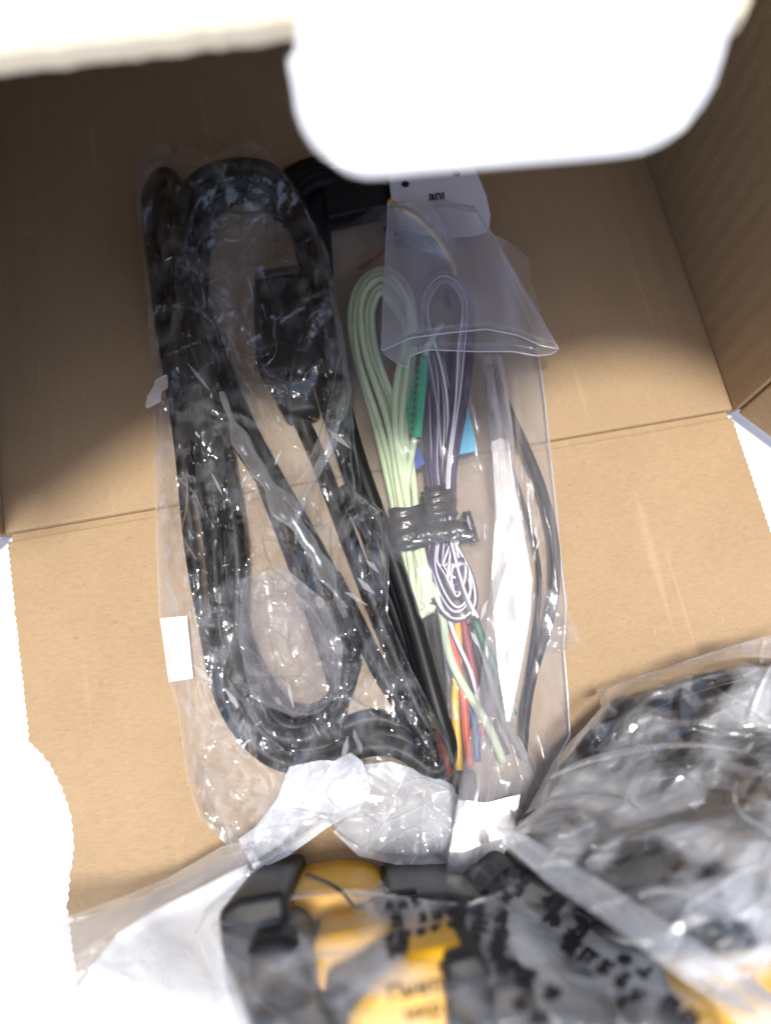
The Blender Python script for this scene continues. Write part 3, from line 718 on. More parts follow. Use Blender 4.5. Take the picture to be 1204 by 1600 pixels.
def raster(X, Y, Z):
    R = np.zeros((480, 380)); np.maximum.at(R, (np.clip(((Y + 100) / 4).astype(int), 0, 479), np.clip(((X + 100) / 4).astype(int), 0, 379)), Z)
    return lambda x, y: R[np.clip(((np.asarray(y) + 100) / 4).astype(int), 0, 479), np.clip(((np.asarray(x) + 100) / 4).astype(int), 0, 379)]
def folds(name, n, zf, pick, size, mat, parent, seed, along=80, spread=35, lift=.0007, tilt=.0016):
    """ragged milky slivers laid over the film to stand for its glints"""
    rr = random.Random(seed); V = []; Fc = []
    k = 0
    while k < n:
        x, y = pick(rr)
        if zf(x, y) <= 0: continue
        k += 1
        a = math.radians(along + rr.gauss(0, spread)); Ln = size[0] * (size[1] / size[0]) ** (rr.random() ** 1.6); Wd = Ln * rr.uniform(.18, .5)
        ca, sa = math.cos(a), math.sin(a); m = rr.randint(2, 4); ring = []
        for i in range(m + 1): ring.append((-.5 + i / m + rr.uniform(-.08, .08), rr.uniform(.15, .5) * (0.25 if i in (0, m) else 1)))
        for i in range(m, -1, -1): ring.append((-.5 + i / m + rr.uniform(-.08, .08), -rr.uniform(.1, .5) * (0.25 if i in (0, m) else 1)))
        P = np.array([(x + Ln * u * ca - Wd * 2 * v * sa * .5, y + Ln * u * sa + Wd * 2 * v * ca * .5) for u, v in ring])
        z0 = np.maximum(zf(P[:, 0], P[:, 1]), zf(x, y) - .001)
        z0 = .55 * z0 + .45 * z0.mean() + lift + np.array([rr.uniform(0, 1) * tilt * v for u, v in ring]) + np.array([tilt * .6 * u * rr.uniform(-1, 1) for u, v in ring])
        b = len(V); V += list(at(P[:, 0], P[:, 1], z0))
        nn = 2 * (m + 1)
        for i in range(m): Fc.append([b + i, b + i + 1, b + nn - 2 - i, b + nn - 1 - i][::-1])
    o = mesh_obj(name, V, Fc, mat, parent); o['kind'] = 'stuff'
    return o
# ---- left bag
lb = thing('plastic_bag', 'thin crinkled clear plastic bag around the black cable on the left', 'plastic bag')
top = [(210, 262), (222, 232), (240, 222), (262, 226), (270, 242), (282, 226), (300, 230), (332, 244), (365, 226), (392, 218), (416, 230), (440, 262)]
right = [(440, 262), (470, 306), (497, 352), (515, 400), (522, 450), (540, 540), (548, 610), (556, 700), (566, 770), (600, 800), (608, 880), (606, 960), (640, 1040), (676, 1110), (704, 1170), (722, 1236), (728, 1290), (702, 1352)]
bottom = [(352, 1310), (372, 1335), (394, 1364), (440, 1342), (480, 1318), (512, 1292), (534, 1318), (560, 1340), (600, 1352), (650, 1356), (702, 1352)]
left = [(210, 262), (216, 340), (226, 430), (236, 560), (240, 660), (240, 760), (244, 860), (248, 960), (262, 1062), (276, 1100), (284, 1160), (292, 1220), (312, 1282), (352, 1310)]
hL = drape('left', .0012, .000016)
X, Y, eu, ev = coons(top, right, bottom, left, 300, 640)
taper = smooth(0, .045, eu) * smooth(0, .02, ev)
tail = smooth(1150, 1240, Y)
z = hL(X, Y) + taper * (.0012 + crumple(X, Y, 3, 1.0))
z += taper * (ridge(X, Y, [(372, 660), (420, 760), (470, 850), (525, 960)], 26, .0035) + ridge(X, Y, [(545, 545), (525, 640), (488, 740), (470, 800)], 9, .0045)
              + ridge(X, Y, [(560, 780), (528, 860), (520, 960)], 12, .004) + ridge(X, Y, [(420, 905), (470, 935), (530, 950)], 8, .003)
              + ridge(X, Y, [(380, 1060), (440, 1055), (510, 1050)], 8, .003) + ridge(X, Y, [(300, 700), (318, 850), (330, 960)], 7, .003)
              + ridge(X, Y, [(560, 1180), (500, 1260), (400, 1350)], 16, .006) + ridge(X, Y, [(440, 1190), (420, 1260), (380, 1320)], 9, .003))
z += tail * taper * (.004 + .0040 * tin(X / 55, Y / 40, 33))
z += (1 - taper) * .0008 + .0004 * tin(X / 30, Y / 30, 5)
zL = np.maximum(z, .0012)
grid_obj('front_film', at(X, Y, zL), M['film_thin'], lb, False)
LBO = (top, right, bottom, left)
zLr = raster(X, Y, np.where((eu > .01) & (ev > .004), zL, 0))
def pickL(rr):
    t = rr.random()
    if t < .34: y = rr.uniform(560, 1180); return 250 + (y - 560) * .13 + rr.gauss(40, 30), y      # along the left run of cable
    if t < .66: y = rr.uniform(520, 1000); return 490 + (y - 520) * .16 + rr.gauss(10, 38), y      # along the right edge
    if t < .90: return rr.uniform(380, 580), rr.uniform(850, 1200)                                # the loop's lower end
    return rr.uniform(220, 520), rr.uniform(260, 620)
def roll(line, wpx, mat, parent, zf, lift, name='glare_roll', n=90):
    P = spline([(x, y, 0) for x, y in line], n=n)[:, :2]; T = np.gradient(P, axis=0); T /= np.linalg.norm(T, axis=1)[:, None]; Nn = np.stack([-T[:, 1], T[:, 0]], -1)
    u = np.linspace(0, 1, n); ww = wpx * (.25 + .75 * np.sin(np.pi * u)) * (1 + .3 * np.sin(u * 23 + wpx) + .2 * np.sin(u * 41)); kk = np.linspace(-1, 1, 15)
    X = P[:, None, 0] + Nn[:, None, 0] * ww[:, None] * kk[None]; Y = P[:, None, 1] + Nn[:, None, 1] * ww[:, None] * kk[None]
    zz = np.maximum.accumulate(zf(X, Y) * 0 + zf(P[:, 0], P[:, 1])[:, None], axis=1)
    k5 = np.ones(9) / 9; zc = np.convolve(np.pad(zz[:, 0], 4, mode='edge'), k5, 'valid')
    return grid_obj(name, at(X, Y, zc[:, None] + lift + .0016 * np.sqrt(np.maximum(0, 1 - kk[None] ** 2)) + .0006 * tin(X / 16, Y / 40, 19)), mat, parent)
roll([(346, 612), (372, 680), (415, 752), (470, 830), (512, 900), (540, 965)], 15, M['film_roll'], lb, zLr, .0003)  # milky strip added on the fold to carry its glare streak
roll([(552, 530), (544, 600), (528, 660), (500, 728), (470, 790), (462, 850)], 8, M['film_roll'], lb, zLr, .0006)
grid_obj('inner_fold', (lambda C: at(C[0], C[1], np.maximum(hL(C[0], C[1]), .004) + .0010 + .0035 * tin(C[0] / 44, C[1] / 36, 131) + .0010 * pinch(C[0] / 60, C[1] / 50, 132, .05)))(coons([(376, 905), (440, 884), (505, 936)], [(505, 936), (536, 1010), (530, 1090)], [(392, 1090), (460, 1122), (530, 1090)], [(376, 905), (372, 1000), (392, 1090)], 90, 110)), M['film_flap'], lb, False)
folds('glint_slivers', 40, zLr, pickL, (8, 70), M['film_fold'], lb, 21)
folds('glint_slivers', 20, zLr, lambda rr: (rr.uniform(255, 420), rr.uniform(1000, 1300)), (10, 42), M['film_thin'], lb, 22, 60, 50)
X2, Y2, eu2, ev2 = coons(top, right, bottom, left, 90, 180)
grid_obj('back_film', at(X2, Y2, .0007 + .0005 * np.abs(perlin(X2 / 30, Y2 / 30, 4)) * smooth(0, .05, np.minimum(eu2, ev2))), M['film_back'], lb)

film_patch_ = lambda name, top, right, bottom, left, zf, mat, parent, nu, nv: (lambda C: grid_obj(name, at(C[0], C[1], zf(*C)), mat, parent, False))(coons(top, right, bottom, left, nu, nv))
tz = lambda a, b, s: (lambda X, Y, eu, ev: a + .004 + b * .55 * tin(X / 60, Y / 44, s) + .0005 * tin(X / 20, Y / 17, s + 1) + .0006 * pinch(X / 50, Y / 40, s + 2, .04))
film_patch_('bunched_tail', [(452, 1198), (500, 1188), (560, 1192)], [(560, 1192), (574, 1204), (580, 1232), (560, 1268), (516, 1290)], [(398, 1362), (450, 1338), (516, 1290)], [(452, 1198), (432, 1250), (400, 1292), (372, 1312), (398, 1362)], tz(.006, .004, 41), M['film_tail'], lb, 90, 90)
film_patch_('bunched_tail', [(560, 1196), (610, 1190), (660, 1206), (706, 1226)], [(706, 1226), (724, 1262), (722, 1312), (700, 1350)], [(520, 1300), (560, 1338), (620, 1352), (700, 1350)], [(560, 1196), (572, 1230), (548, 1270), (520, 1300)], tz(.004, .004, 44), M['film_tail2'], lb, 90, 90)
film_patch_('bunched_tail', [(520, 1190), (548, 1176), (566, 1190)], [(566, 1190), (576, 1220), (574, 1250)], [(470, 1262), (520, 1272), (574, 1250)], [(520, 1190), (498, 1222), (470, 1262)], tz(.010, .003, 47), M['film_tail'], lb, 50, 50)
sheet('paper_label', [(250, 966), (292, 962), (302, 1060), (264, 1066)], [.0013, .0016, .0016, .0013], M['paper'], lb)

# ---- heavy pouch
pb = thing('plastic_pouch', 'heavy clear plastic pouch with folded mouth around the wiring harness', 'plastic pouch')
top = [(478, 352), (520, 338), (560, 328), (605, 318), (660, 316), (735, 322)]
right = [(735, 322), (768, 362), (800, 440), (836, 520), (850, 620), (858, 700), (868, 790), (876, 880), (884, 950), (880, 1010), (886, 1080), (890, 1150), (850, 1220), (815, 1290), (775, 1370)]
bottom = [(692, 1392), (720, 1392), (775, 1370)]
left = [(478, 352), (492, 440), (512, 540), (540, 650), (566, 750), (592, 850), (622, 960), (660, 1060), (696, 1160), (716, 1240), (704, 1310), (692, 1392)]
hP = drape('pouch', .0012, .000012)
X, Y, eu, ev = coons(top, right, bottom, left, 230, 520)
taper = smooth(0, .04, eu) * smooth(0, .015, ev)
soft = .0016 * facet(*rot(X + 10 * perlin(X / 60, Y / 60, 50), Y, 82, 260, 40), 51) + .0008 * facet(*rot(X, Y, 70, 90, 30), 52) + .0010 * perlin(X / 55, Y / 90, 53)
z = hP(X, Y) + taper * (.0010 + soft)
z += taper * (ridge(X, Y, [(752, 560), (778, 700), (800, 850), (808, 960), (798, 1060), (790, 1120)], 16, .0062) + ridge(X, Y, [(800, 590), (806, 700), (815, 860)], 7, .0030)
              + ridge(X, Y, [(740, 1110), (728, 1200), (712, 1290)], 10, .004) + ridge(X, Y, [(800, 1130), (822, 1200), (835, 1250)], 7, .003)
              + ridge(X, Y, [(690, 970), (695, 1050), (702, 1120)], 5, .003))
z += smooth(1180, 1280, Y) * taper * .006
z = np.maximum(z, .0014)
grid_obj('front_film', at(X, Y, z), M['film_pouch'], pb)
X2, Y2, eu2, ev2 = coons(top, right, bottom, left, 60, 140)
grid_obj('back_film', at(X2, Y2, .0009 + .0003 * np.abs(perlin(X2 / 40, Y2 / 40, 14))), M['film_back'], pb)
def hem(line, zf, parent, rad=.00028):
    P = poly_at(line, max(20, int(sum(math.hypot(b[0] - a[0], b[1] - a[1]) for a, b in zip(line[:-1], line[1:])) / 8)))
    V, f = tube_geo(at(P[:, 0], P[:, 1], zf(P[:, 0], P[:, 1])), rad, 6)
    return mesh_obj('hem', V, f, M['film_hem'], parent, True)
hem(right, lambda x, y: np.full_like(x, .0022), pb); hem(left, lambda x, y: np.full_like(x, .0022), pb); hem(bottom, lambda x, y: np.full_like(x, .0022), pb)
# folded mouth: the pouch's open end turned back over itself, two layers with rolled edge
def flap(name, top, right, bottom, left, zf, mat, nu=70, nv=90):
    X, Y, eu, ev = coons(top, right, bottom, left, nu, nv)
    return grid_obj(name, at(X, Y, zf(X, Y, eu, ev)), mat, pb)
ft_top = [(607, 316), (640, 312), (690, 312), (738, 322)]
ft_right = [(738, 322), (772, 372), (812, 440), (850, 505), (872, 545)]
ft_bot = [(596, 548), (640, 528), (700, 520), (760, 514), (810, 524), (845, 540), (872, 545)]
ft_bot2 = [(597, 550), (616, 564), (636, 576), (640, 556), (668, 546), (740, 549), (800, 549), (838, 556), (862, 553), (872, 545)]
ft_left = [(607, 316), (602, 400), (598, 480), (596, 548)]
ft_left2 = [(607, 316), (602, 400), (598, 480), (597, 550)]
flap('folded_mouth', ft_top, ft_right, ft_bot2, ft_left2, lambda X, Y, eu, ev: np.maximum(hP(X, Y), .010) + .0035 + .0015 * facet(X / 90, Y / 120, 61) + .0012 * perlin(X / 60, Y / 60, 62) - .002 * (1 - smooth(0, .05, ev)), M['film_flap'])
flap('folded_mouth', ft_top, ft_right, ft_bot, ft_left, lambda X, Y, eu, ev: np.maximum(hP(X, Y), .010) + .0056 + .0012 * facet(X / 110, Y / 110, 63) + .001 * perlin(X / 50, Y / 70, 64) - .003 * (1 - smooth(0, .05, ev)), M['film_flap'])
for ln, dz in ((ft_bot, .0056), (ft_bot2, .0036), (ft_right, .005), (ft_left, .005)):
    hem(ln, lambda x, y: np.maximum(hP(x, y), .010) + dz - .001, pb, .00022)
flap('turned_corner', [(605, 316), (612, 340), (616, 360)], [(616, 360), (624, 440), (630, 520), (637, 578)], [(597, 550), (616, 564), (637, 578)], [(605, 316), (602, 400), (598, 480), (597, 550)],
     lambda X, Y, eu, ev: np.maximum(hP(X, Y), .010) + .0075 + .0004 * facet(X / 60, Y / 60, 65), M['film_flap'], 20, 60)
flap('side_corner', [(768, 364), (800, 380), (826, 402)], [(826, 402), (830, 440), (848, 496)], [(838, 502), (844, 500), (848, 496)], [(768, 364), (790, 410), (838, 502)],
     lambda X, Y, eu, ev: .008 + .0016 * facet(X / 30, Y / 40, 66), M['film_flap'], 24, 40)
flap('side_corner', [(842, 900), (866, 930), (888, 930)], [(888, 930), (884, 950), (900, 975), (906, 1004), (880, 1018)], [(840, 1024), (860, 1022), (880, 1018)], [(842, 900), (838, 960), (840, 1024)],
     lambda X, Y, eu, ev: .005 + .003 * facet(X / 26, Y / 26, 67) + .004 * smooth(0, .3, eu), M['film_pouch'], 40, 50)


st_z = lambda a: (lambda X, Y, eu, ev: hP(X, Y) + .006 + a + .0035 * np.sin(np.pi * np.clip(eu * 2, 0, 1)) + .0006 * facet(X / 30, Y / 60, 71))
flap('pleat', [(752, 556), (768, 552), (784, 556)], [(784, 556), (800, 660), (812, 780), (830, 900), (824, 980), (806, 1070), (797, 1126), (818, 1170), (834, 1212), (806, 1290), (775, 1368)], [(692, 1392), (730, 1390), (775, 1368)],
     [(752, 556), (766, 680), (772, 840), (762, 960), (745, 1108), (728, 1180), (712, 1260), (692, 1392)], lambda X, Y, eu, ev: hP(X, Y) + .004 + .0025 * np.sin(np.pi * np.clip(eu * 2, 0, 1)) + .0012 * tin(X / 40, Y / 120, 72) + .003 * smooth(1100, 1250, Y), M['film_flap'], 40, 200)
flap('pleat', [(768, 690), (782, 684), (794, 690)], [(794, 690), (808, 780), (831, 905), (828, 960), (810, 1060), (796, 1126)], [(791, 1126), (793, 1128), (796, 1126)], [(768, 690), (774, 800), (768, 900), (771, 965), (779, 1050), (791, 1126)], lambda X, Y, eu, ev: hP(X, Y) * 0 + .0165 + .15 * (X - 800) / 6300 - .10 * (Y - 950) / 6300 + .0006 * tin(X / 22, Y / 90, 71), M['film_glare'], 40, 200)
flap('pleat', [(716, 1250), (760, 1256), (812, 1242)], [(812, 1242), (804, 1290), (775, 1368)], [(692, 1392), (730, 1390), (775, 1368)], [(716, 1250), (704, 1320), (692, 1392)], lambda X, Y, eu, ev: hP(X, Y) * 0 + .0165 + .09 * (X - 750) / 6500 + .0006 * tin(X / 40, Y / 40, 78), M['film_strip'], 40, 60)
zPr = raster(*(lambda C: (C[0], C[1], np.where((C[2] > .02) & (C[3] > .01), hP(C[0], C[1]) + .004, 0)))(coons([(478, 352), (605, 318), (735, 322)], [(735, 322), (836, 520), (868, 790), (886, 1080), (850, 1220), (775, 1370)], [(692, 1392), (775, 1370)], [(478, 352), (540, 650), (622, 960), (716, 1240), (692, 1392)], 230, 520)))
folds('glint_slivers', 16, zPr, lambda rr: (rr.uniform(720, 880), rr.uniform(700, 1240)), (12, 60), M['film_fold'], pb, 32, 86, 12)

# ------------------------------------------------------------------ booklet in its sleeve (front left)
def zE(x, y): return .015 + .019 * smooth(1330, 1640, y + .22 * (380 - x)) 
def film_patch(name, top, right, bottom, left, zf, mat, parent, nu, nv, smooth_=True):
    X, Y, eu, ev = coons(top, right, bottom, left, nu, nv)
    return grid_obj(name, at(X, Y, zf(X, Y, eu, ev)), mat, parent, smooth_)
def thick_patch(name, top, right, bottom, left, zf, th, mat, parent, nu=40, nv=40):
    o = film_patch(name, top, right, bottom, left, zf, mat, parent, nu, nv)
    m = o.modifiers.new('thickness', 'SOLIDIFY'); m.thickness = th
    m.offset = -1 if o.data.polygons[0].normal.z > 0 else 1
    return o
book = thing('booklet', 'white paper booklet in a clear sleeve at the front left', 'booklet')
bt = [(110, 1560), (150, 1500), (186, 1452), (240, 1416), (296, 1388), (340, 1364), (388, 1338)]
br = [(386, 1350), (398, 1400), (404, 1460), (420, 1640)]
bb = [(60, 1680), (200, 1680), (420, 1640)]
bl = [(110, 1560), (80, 1600), (60, 1680)]
for k in range(4):
    thick_patch('page', [(x + k * 2, y + k * 3) for x, y in bt], br, bb, bl, lambda X, Y, eu, ev, k=k: zE(X, Y) - .0045 + k * .0007 + .0012 * perlin(X / 70, Y / 70, 80 + k) + .001 * smooth(.1, 0, ev), .0005, M['paper'], book)
sl = thing('plastic_sleeve', 'clear plastic sleeve wrapping the white booklet at the front left', 'plastic bag')
st = [(-60, 1462), (40, 1446), (120, 1428), (210, 1394), (262, 1372), (300, 1350), (345, 1324), (392, 1310)]
sr = [(392, 1310), (400, 1350), (402, 1394), (410, 1470), (430, 1660)]
sb = [(-60, 1700), (200, 1700), (430, 1660)]
slf = [(-60, 1462), (-60, 1580), (-60, 1700)]
film_patch('front_film', st, sr, sb, slf, lambda X, Y, eu, ev: zE(X, Y) + .0018 * tin(X / 60, Y / 45, 91) + .0007 * tin(X / 24, Y / 20, 92) * smooth(-.2, .3, perlin(X / 60, Y / 60, 93)) - .006 * (1 - smooth(0, .05, ev)) + ridge(X, Y, [(80, 1530), (170, 1470), (240, 1425), (385, 1345)], 9, .002), M['film_wrap'], sl, 200, 160, False)
film_patch('back_film', st, sr, sb, slf, lambda X, Y, eu, ev: zE(X, Y) - .0075 + 0 * X, M['film_wrap'], sl, 30, 30)

# ------------------------------------------------------------------ black and yellow part in the printed bag (front middle)
def zF(x, y): return .034 + .036 * smooth(1385, 1610, y) + .005 * np.exp(-((x - 640) / 170) ** 2)
dev = thing('moulded_part', 'black and yellow moulded plastic part in the printed bag at the front', 'plastic part')
def lump(name, quad, dz, mat, parent, zf, bev=.002, depth=None):
    c = np.mean(np.array(quad, float), 0); z1 = float(zf(c[0], c[1])) - dz
    return rblock(name, quad, max(.0005, z1 - depth) if depth else .0005, z1, mat, parent, None, bev)
lump('body', [(338, 1425), (372, 1404), (446, 1392), (452, 1470), (500, 1560), (560, 1650), (380, 1650), (350, 1540)], .012, M['black_plastic'], dev, zF, .0015)
lump('body', [(380, 1475), (450, 1462), (485, 1500), (492, 1580), (440, 1600), (385, 1560)], .006, M['black_plastic'], dev, zF, .002)
lump('yellow_panel', [(446, 1396), (520, 1384), (575, 1386), (612, 1412), (590, 1436), (486, 1462), (450, 1452)], .007, M['yellow_part'], dev, zF, .0018)
lump('yellow_panel', [(484, 1470), (592, 1440), (642, 1462), (600, 1500), (548, 1545), (498, 1560)], .008, M['yellow_part'], dev, zF, .0018)
lump('yellow_panel', [(545, 1590), (585, 1540), (645, 1490), (725, 1475), (752, 1510), (742, 1650), (540, 1650)], .008, M['yellow_part'], dev, zF, .0018)
lump('body', [(600, 1405), (700, 1398), (790, 1410), (880, 1470), (960, 1560), (980, 1650), (748, 1650), (756, 1505), (700, 1470), (640, 1456)], .013, M['charcoal'], dev, zF, .003)
lump('body', [(742, 1404), (800, 1352), (900, 1400), (1010, 1478), (1240, 1640), (1240, 1680), (960, 1680), (880, 1480)], .018, M['black_plastic'], dev, zF, .0015)
lump('rib', [(760, 1540), (830, 1520), (850, 1600), (840, 1650), (765, 1650)], .006, M['black_plastic'], dev, zF, .0015)
lump('rib', [(694, 1500), (748, 1486), (770, 1520), (760, 1660), (704, 1660)], .004, M['black_plastic'], dev, zF, .001)
lump('rib', [(470, 1462), (540, 1444), (612, 1420), (640, 1440), (560, 1470), (490, 1486)], .0045, M['black_plastic'], dev, zF, .001)
lump('rib', [(500, 1560), (560, 1530), (620, 1484), (660, 1484), (600, 1530), (540, 1590)], .005, M['black_plastic'], dev, zF, .001)
lump('rib', [(596, 1408), (660, 1400), (730, 1420), (740, 1470), (690, 1470), (640, 1440)], .0055, M['black_plastic'], dev, zF, .001)
P_ = spline([(478, 1366, 0), (512, 1380, 0), (540, 1400, 0), (556, 1418, 0), (574, 1410, 0), (610, 1396, 0), (650, 1392, 0)], step=5)
V_, f_ = tube_geo(at(P_[:, 0], P_[:, 1], zF(P_[:, 0], P_[:, 1]) - .001), .00035, 8)
mesh_obj('cord', V_, f_, M['ink'], dev, True)

prb = thing('plastic_bag', 'clear plastic bag printed with rows of black lettering at the front', 'plastic bag')
pt = [(300, 1448), (322, 1420), (350, 1400), (400, 1386), (450, 1377), (520, 1371), (590, 1376), (650, 1388), (700, 1392), (735, 1380), (765, 1352), (790, 1318)]
pr_ = [(790, 1318), (870, 1370), (960, 1432), (1060, 1500), (1204, 1600), (1260, 1640)]
pbm = [(365, 1690), (700, 1690), (1260, 1690)]
pl_ = [(300, 1448), (318, 1500), (338, 1550), (365, 1690)]
def zFf(X, Y, eu=None, ev=None):
    z = zF(X, Y) + .0050 * tin(*rot(X, Y, 35, 130, 70), 101) + .0018 * tin(*rot(X, Y, 20, 60, 38), 102) + .0015 * perlin(X / 60, Y / 60, 103)
    if ev is not None: z = z - .022 * (1 - smooth(0, .10, ev)) - .012 * (1 - smooth(0, .06, eu))
    return z
film_patch('printed_film', pt, pr_, pbm, pl_, zFf, M['film_print'], prb, 300, 140, False)
film_patch('back_film', pt, pr_, pbm, pl_, lambda X, Y, eu, ev: np.full_like(X, .0012), M['film_back'], prb, 20, 14)
zlet = lambda x, y: zFf(x, y) + .0012
lettering('\u041f\u043d\u0435\u0442\u0433', 652, 1545, 34, -12, zlet, M['ink'], prb, .025)
lettering('\u043c\u043a\u0440', 660, 1580, 32, -12, zlet, M['ink'], prb, .025)
lettering('\u0431\u0443\u0440', 712, 1508, 32, -14, zlet, M['ink'], prb, .025)
# denser rows: blurred blocky marks, too soft to read in the photograph
def mark_geo(rnd, w=1.0):
    v = []; f = []
    def bar(x0, y0, x1, y1, t):
        d = Vector((x1 - x0, y1 - y0)); n = Vector((-d.y, d.x)).normalized() * t / 2; b = len(v)
        for q in (Vector((x0, y0)) + n, Vector((x0, y0)) - n, Vector((x1, y1)) - n, Vector((x1, y1)) + n): v.append((q.x, q.y, 0))
        f.append([b, b + 1, b + 2, b + 3])
    for k in range(rnd.randint(2, 4)): y = rnd.uniform(-.42, .42); bar(-.42 * rnd.uniform(.5, 1), y, .42 * rnd.uniform(.5, 1), y + rnd.uniform(-.06, .06), .24)
    for k in range(rnd.randint(2, 3)): x = rnd.uniform(-.38, .38); bar(x, -.45 * rnd.uniform(.4, 1), x + rnd.uniform(-.08, .08), .45 * rnd.uniform(.4, 1), .25)
    return np.array(v), f
rm = random.Random(5)
def mark_row(x0, y0, x1, y1, size, gap=0.98, zfun=zlet):
    size = size * 1.22
    L_ = math.hypot(x1 - x0, y1 - y0); n = max(1, int(L_ / (size * gap))); a = math.atan2(y1 - y0, x1 - x0)
    for k in range(n):
        if rm.random() < .08: continue
        t = (k + .5) / n; cx, cy = x0 + (x1 - x0) * t, y0 + (y1 - y0) * t
        v, f = mark_geo(rm); sx = size * rm.uniform(.85, 1.1)
        X = cx + sx * (v[:, 0] * math.cos(a) - v[:, 1] * math.sin(a)); Y = cy + sx * (v[:, 0] * math.sin(a) + v[:, 1] * math.cos(a))
        mesh_obj('printed_mark', at(X, Y, zfun(X, Y)), f, M['ink'], prb)
mark_row(752, 1352, 822, 1400, 19); mark_row(742, 1368, 800, 1410, 19); mark_row(770, 1342, 832, 1384, 16)
mark_row(838, 1392, 930, 1462, 36); mark_row(850, 1430, 905, 1475, 28)
mark_row(880, 1470, 1010, 1560, 26); mark_row(930, 1462, 1020, 1530, 24); mark_row(900, 1510, 985, 1575, 26); mark_row(1030, 1560, 1120, 1625, 30)
mark_row(584, 1446, 716, 1424, 18); mark_row(596, 1466, 720, 1448, 18); mark_row(600, 1420, 716, 1402, 15)
mark_row(700, 1408, 800, 1440, 22); mark_row(700, 1432, 800, 1466, 24); mark_row(720, 1468, 830, 1500, 26)
mark_row(690, 1494, 750, 1486, 22); mark_row(770, 1500, 880, 1560, 28); mark_row(760, 1540, 860, 1600, 30); mark_row(600, 1486, 668, 1474, 18)

# ------------------------------------------------------------------ grey bag of cables (front right)
def zG(x, y):
    d = (y - 1085) + .36 * (x - 935)                    # distance in from the far edge
    e = (x - 800) * .72 + (y - 1300) * .52              # and from the left edge
    return .018 + .040 * smooth(-10, 460, d) + .004 * smooth(0, 120, e)
gc = thing('coiled_cable', 'thick black cable coiled in the milky grey bag at the front right', 'cable')
for k, (dx, dy, dz) in enumerate([(0, 0, .007), (18, 34, .009), (-6, 60, .012), (30, 84, .008), (44, 120, .010), (10, 150, .013)]):
    pts = [(846 + dx, 1290 + dy * .7), (884 + dx, 1214 + dy * .8), (944 + dx, 1142 + dy), (1010 + dx, 1094 + dy), (1096 + dx, 1060 + dy), (1176 + dx, 1044 + dy * 1.1), (1270, 1058 + dy * 1.3)]
    Pk = spline([(a, b, 0) for a, b in pts], step=8); V_, f_ = tube_geo(at(Pk[:, 0], Pk[:, 1], np.maximum(.003, zG(Pk[:, 0], Pk[:, 1]) - dz)), .0024, 10)
    mesh_obj('strand', V_, f_, M['black_pvc'], gc, True)
for pts, r, dz in (([(900, 1260), (980, 1220), (1060, 1230), (1204, 1200)], .0028, .006), ([(880, 1330), (960, 1270), (1040, 1290), (1230, 1270)], .003, .006), ([(960, 1420), (1040, 1350), (1100, 1400), (1230, 1330)], .003, .007), ([(820, 1300), (900, 1240), (960, 1170), (1060, 1130), (1230, 1120)], .0026, .005), ([(1040, 1330), (1070, 1240), (1120, 1215), (1165, 1240), (1170, 1320), (1130, 1390)], .004, .008), ([(1204, 1180), (1150, 1200), (1110, 1260), (1110, 1340)], .0035, .010),
                   ([(880, 1300), (960, 1330), (1040, 1320), (1090, 1360)], .003, .010), ([(900, 1350), (980, 1390), (1060, 1380), (1210, 1350)], .003, .012)):
    Pk = spline([(a, b, 0) for a, b in pts], step=8); V_, f_ = tube_geo(at(Pk[:, 0], Pk[:, 1], zG(Pk[:, 0], Pk[:, 1]) - dz), r, 12)
    mesh_obj('strand', V_, f_, M['black_plastic'], gc, True)
gb_ = thing('metal_bracket', 'dark bracket with bare metal tabs under the milky grey bag at the front right', 'bracket')
lump('plate', [(860, 1300), (960, 1210), (1060, 1190), (1240, 1180), (1240, 1480), (1060, 1470), (940, 1400)], .016, M['charcoal'], gb_, zG, .002, .006)
lump('tab', [(1068, 1250), (1104, 1240), (1118, 1296), (1086, 1310)], .007, M['steel'], gb_, zG, .001, .004)
lump('plate', [(930, 1460), (1060, 1440), (1240, 1452), (1240, 1506), (1080, 1500), (980, 1500)], .008, M['charcoal'], gb_, zG, .003, .01)
yb = thing('yellow_block', 'yellow plastic block showing through the bag in the lower right corner', 'plastic part')
lump('block', [(1100, 1516), (1240, 1498), (1250, 1680), (1160, 1680)], .002, M['yellow_part'], yb, zG, .002)

gbag = thing('plastic_bag', 'milky grey plastic bag bulging with black cable at the front right', 'plastic bag')
gt = [(936, 1084), (960, 1070), (1000, 1056), (1060, 1036), (1120, 1016), (1204, 992), (1280, 972)]
gr = [(1280, 972), (1290, 1200), (1290, 1680)]
gbt = [(774, 1316), (860, 1374), (960, 1440), (1080, 1524), (1204, 1608), (1290, 1680)]
gl_ = [(936, 1084), (938, 1106), (912, 1136), (888, 1160), (866, 1186), (846, 1222), (826, 1262), (804, 1292), (774, 1316)]
def zGf(X, Y, eu=None, ev=None):
    z = zG(X, Y) + .0095 * tin(*rot(X, Y, -25, 130, 74), 111) + .0034 * tin(*rot(X, Y, -35, 60, 40), 112) + .0009 * pinch(*rot(X, Y, -30, 150, 90), 117, .05) + .0006 * pinch(*rot(X, Y, -10, 80, 60), 118, .05) + .0003 * tin(*rot(X, Y, -30, 24, 16), 114) * smooth(-.2, .3, perlin(X / 80, Y / 80, 115)) + .002 * perlin(X / 70, Y / 70, 113)
    if ev is not None: z = z - .012 * (1 - smooth(0, .07, ev)) * (Y < 1300) - .010 * (1 - smooth(0, .05, eu)) * (X < 1000)
    return z
film_patch('front_film', gt, gr, gbt, gl_, zGf, M['film_grey'], gbag, 260, 260, False)
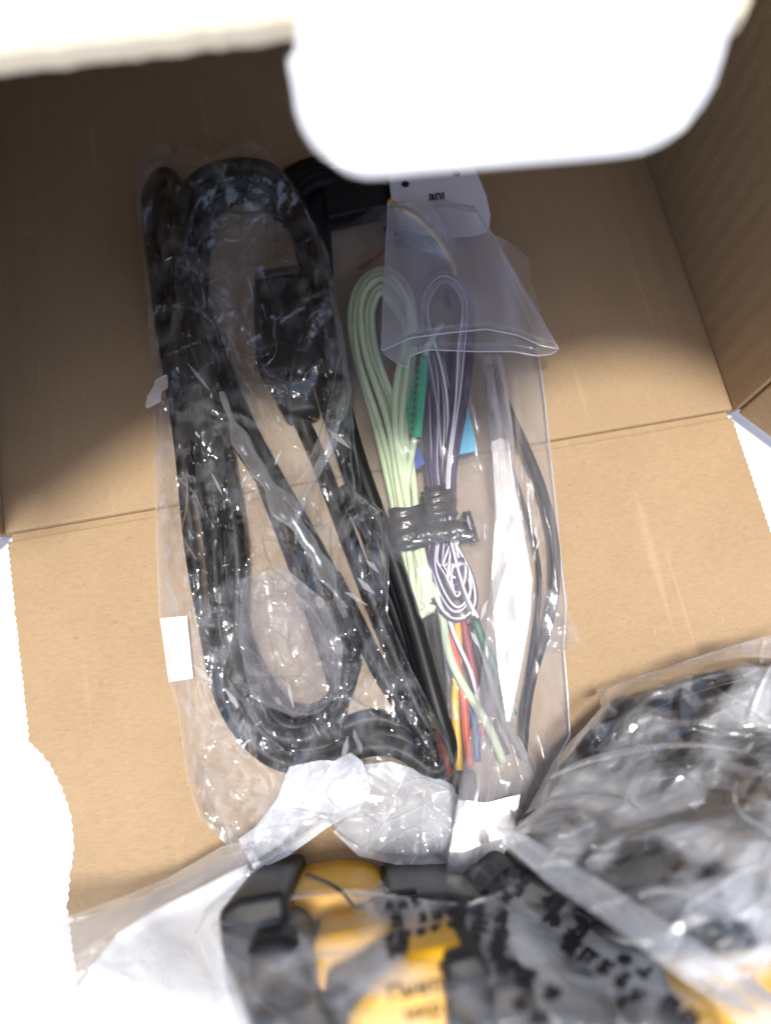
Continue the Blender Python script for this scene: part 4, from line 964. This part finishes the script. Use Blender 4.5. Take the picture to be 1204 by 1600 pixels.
C_ = coons(gt, gr, gbt, gl_, 420, 420); zGr = raster(C_[0], C_[1], np.where((C_[2] > .01) & (C_[3] > .02), zGf(*C_), 0))
pG = lambda rr: (rr.uniform(850, 1204), rr.uniform(1040, 1460))
def band(line, wpx, mat, parent, name='soft_fold', lift=.0015, n=50):
    """a broad fold of doubled film running along a line, tapering at both ends"""
    P = spline([(x, y, 0) for x, y in line], n=n)[:, :2]; T = np.gradient(P, axis=0); T /= np.linalg.norm(T, axis=1)[:, None]; Nn = np.stack([-T[:, 1], T[:, 0]], -1)
    u = np.linspace(0, 1, n); ww = wpx * (np.sin(np.pi * u) ** .6) * (1 + .1 * np.sin(u * 9 + wpx)); kk = np.linspace(-1, 1, 9)
    X = P[:, None, 0] + Nn[:, None, 0] * ww[:, None] * kk[None]; Y = P[:, None, 1] + Nn[:, None, 1] * ww[:, None] * kk[None]
    return grid_obj(name, at(X, Y, zGf(X, Y) + lift + .0015 * (1 - kk[None] ** 2)), mat, parent)
band([(848, 1222), (900, 1196), (980, 1174), (1090, 1164), (1170, 1178)], 6, M['film_flap'], gbag)
film_patch('white_highlight', [(1076, 1384), (1120, 1370), (1174, 1364)], [(1174, 1364), (1184, 1400), (1188, 1436)], [(1040, 1466), (1100, 1440), (1188, 1436)], [(1076, 1384), (1072, 1424), (1040, 1466)], lambda X, Y, eu, ev: zGf(X, Y) + .002 + .0012 * tin(X / 30, Y / 30, 120), M['film_seam'], gbag, 40, 40, False)  # hazy patch laid on the bag as a broad white highlight
film_patch('back_film', gt, gr, gbt, gl_, lambda X, Y, eu, ev: np.full_like(X, .0012), M['film_back'], gbag, 20, 20)
film_patch('seam', [(768, 1300), (790, 1296), (812, 1300)], [(812, 1300), (900, 1352), (1010, 1420), (1204, 1552), (1290, 1606)], [(1230, 1660), (1260, 1640), (1290, 1606)], [(768, 1300), (850, 1376), (960, 1450), (1130, 1580), (1230, 1660)],
           lambda X, Y, eu, ev: np.maximum(zGf(X, Y), zFf(X, Y)) + .0015 + .0012 * np.sin(eu * 6.28), M['film_seam'], gbag, 20, 160)
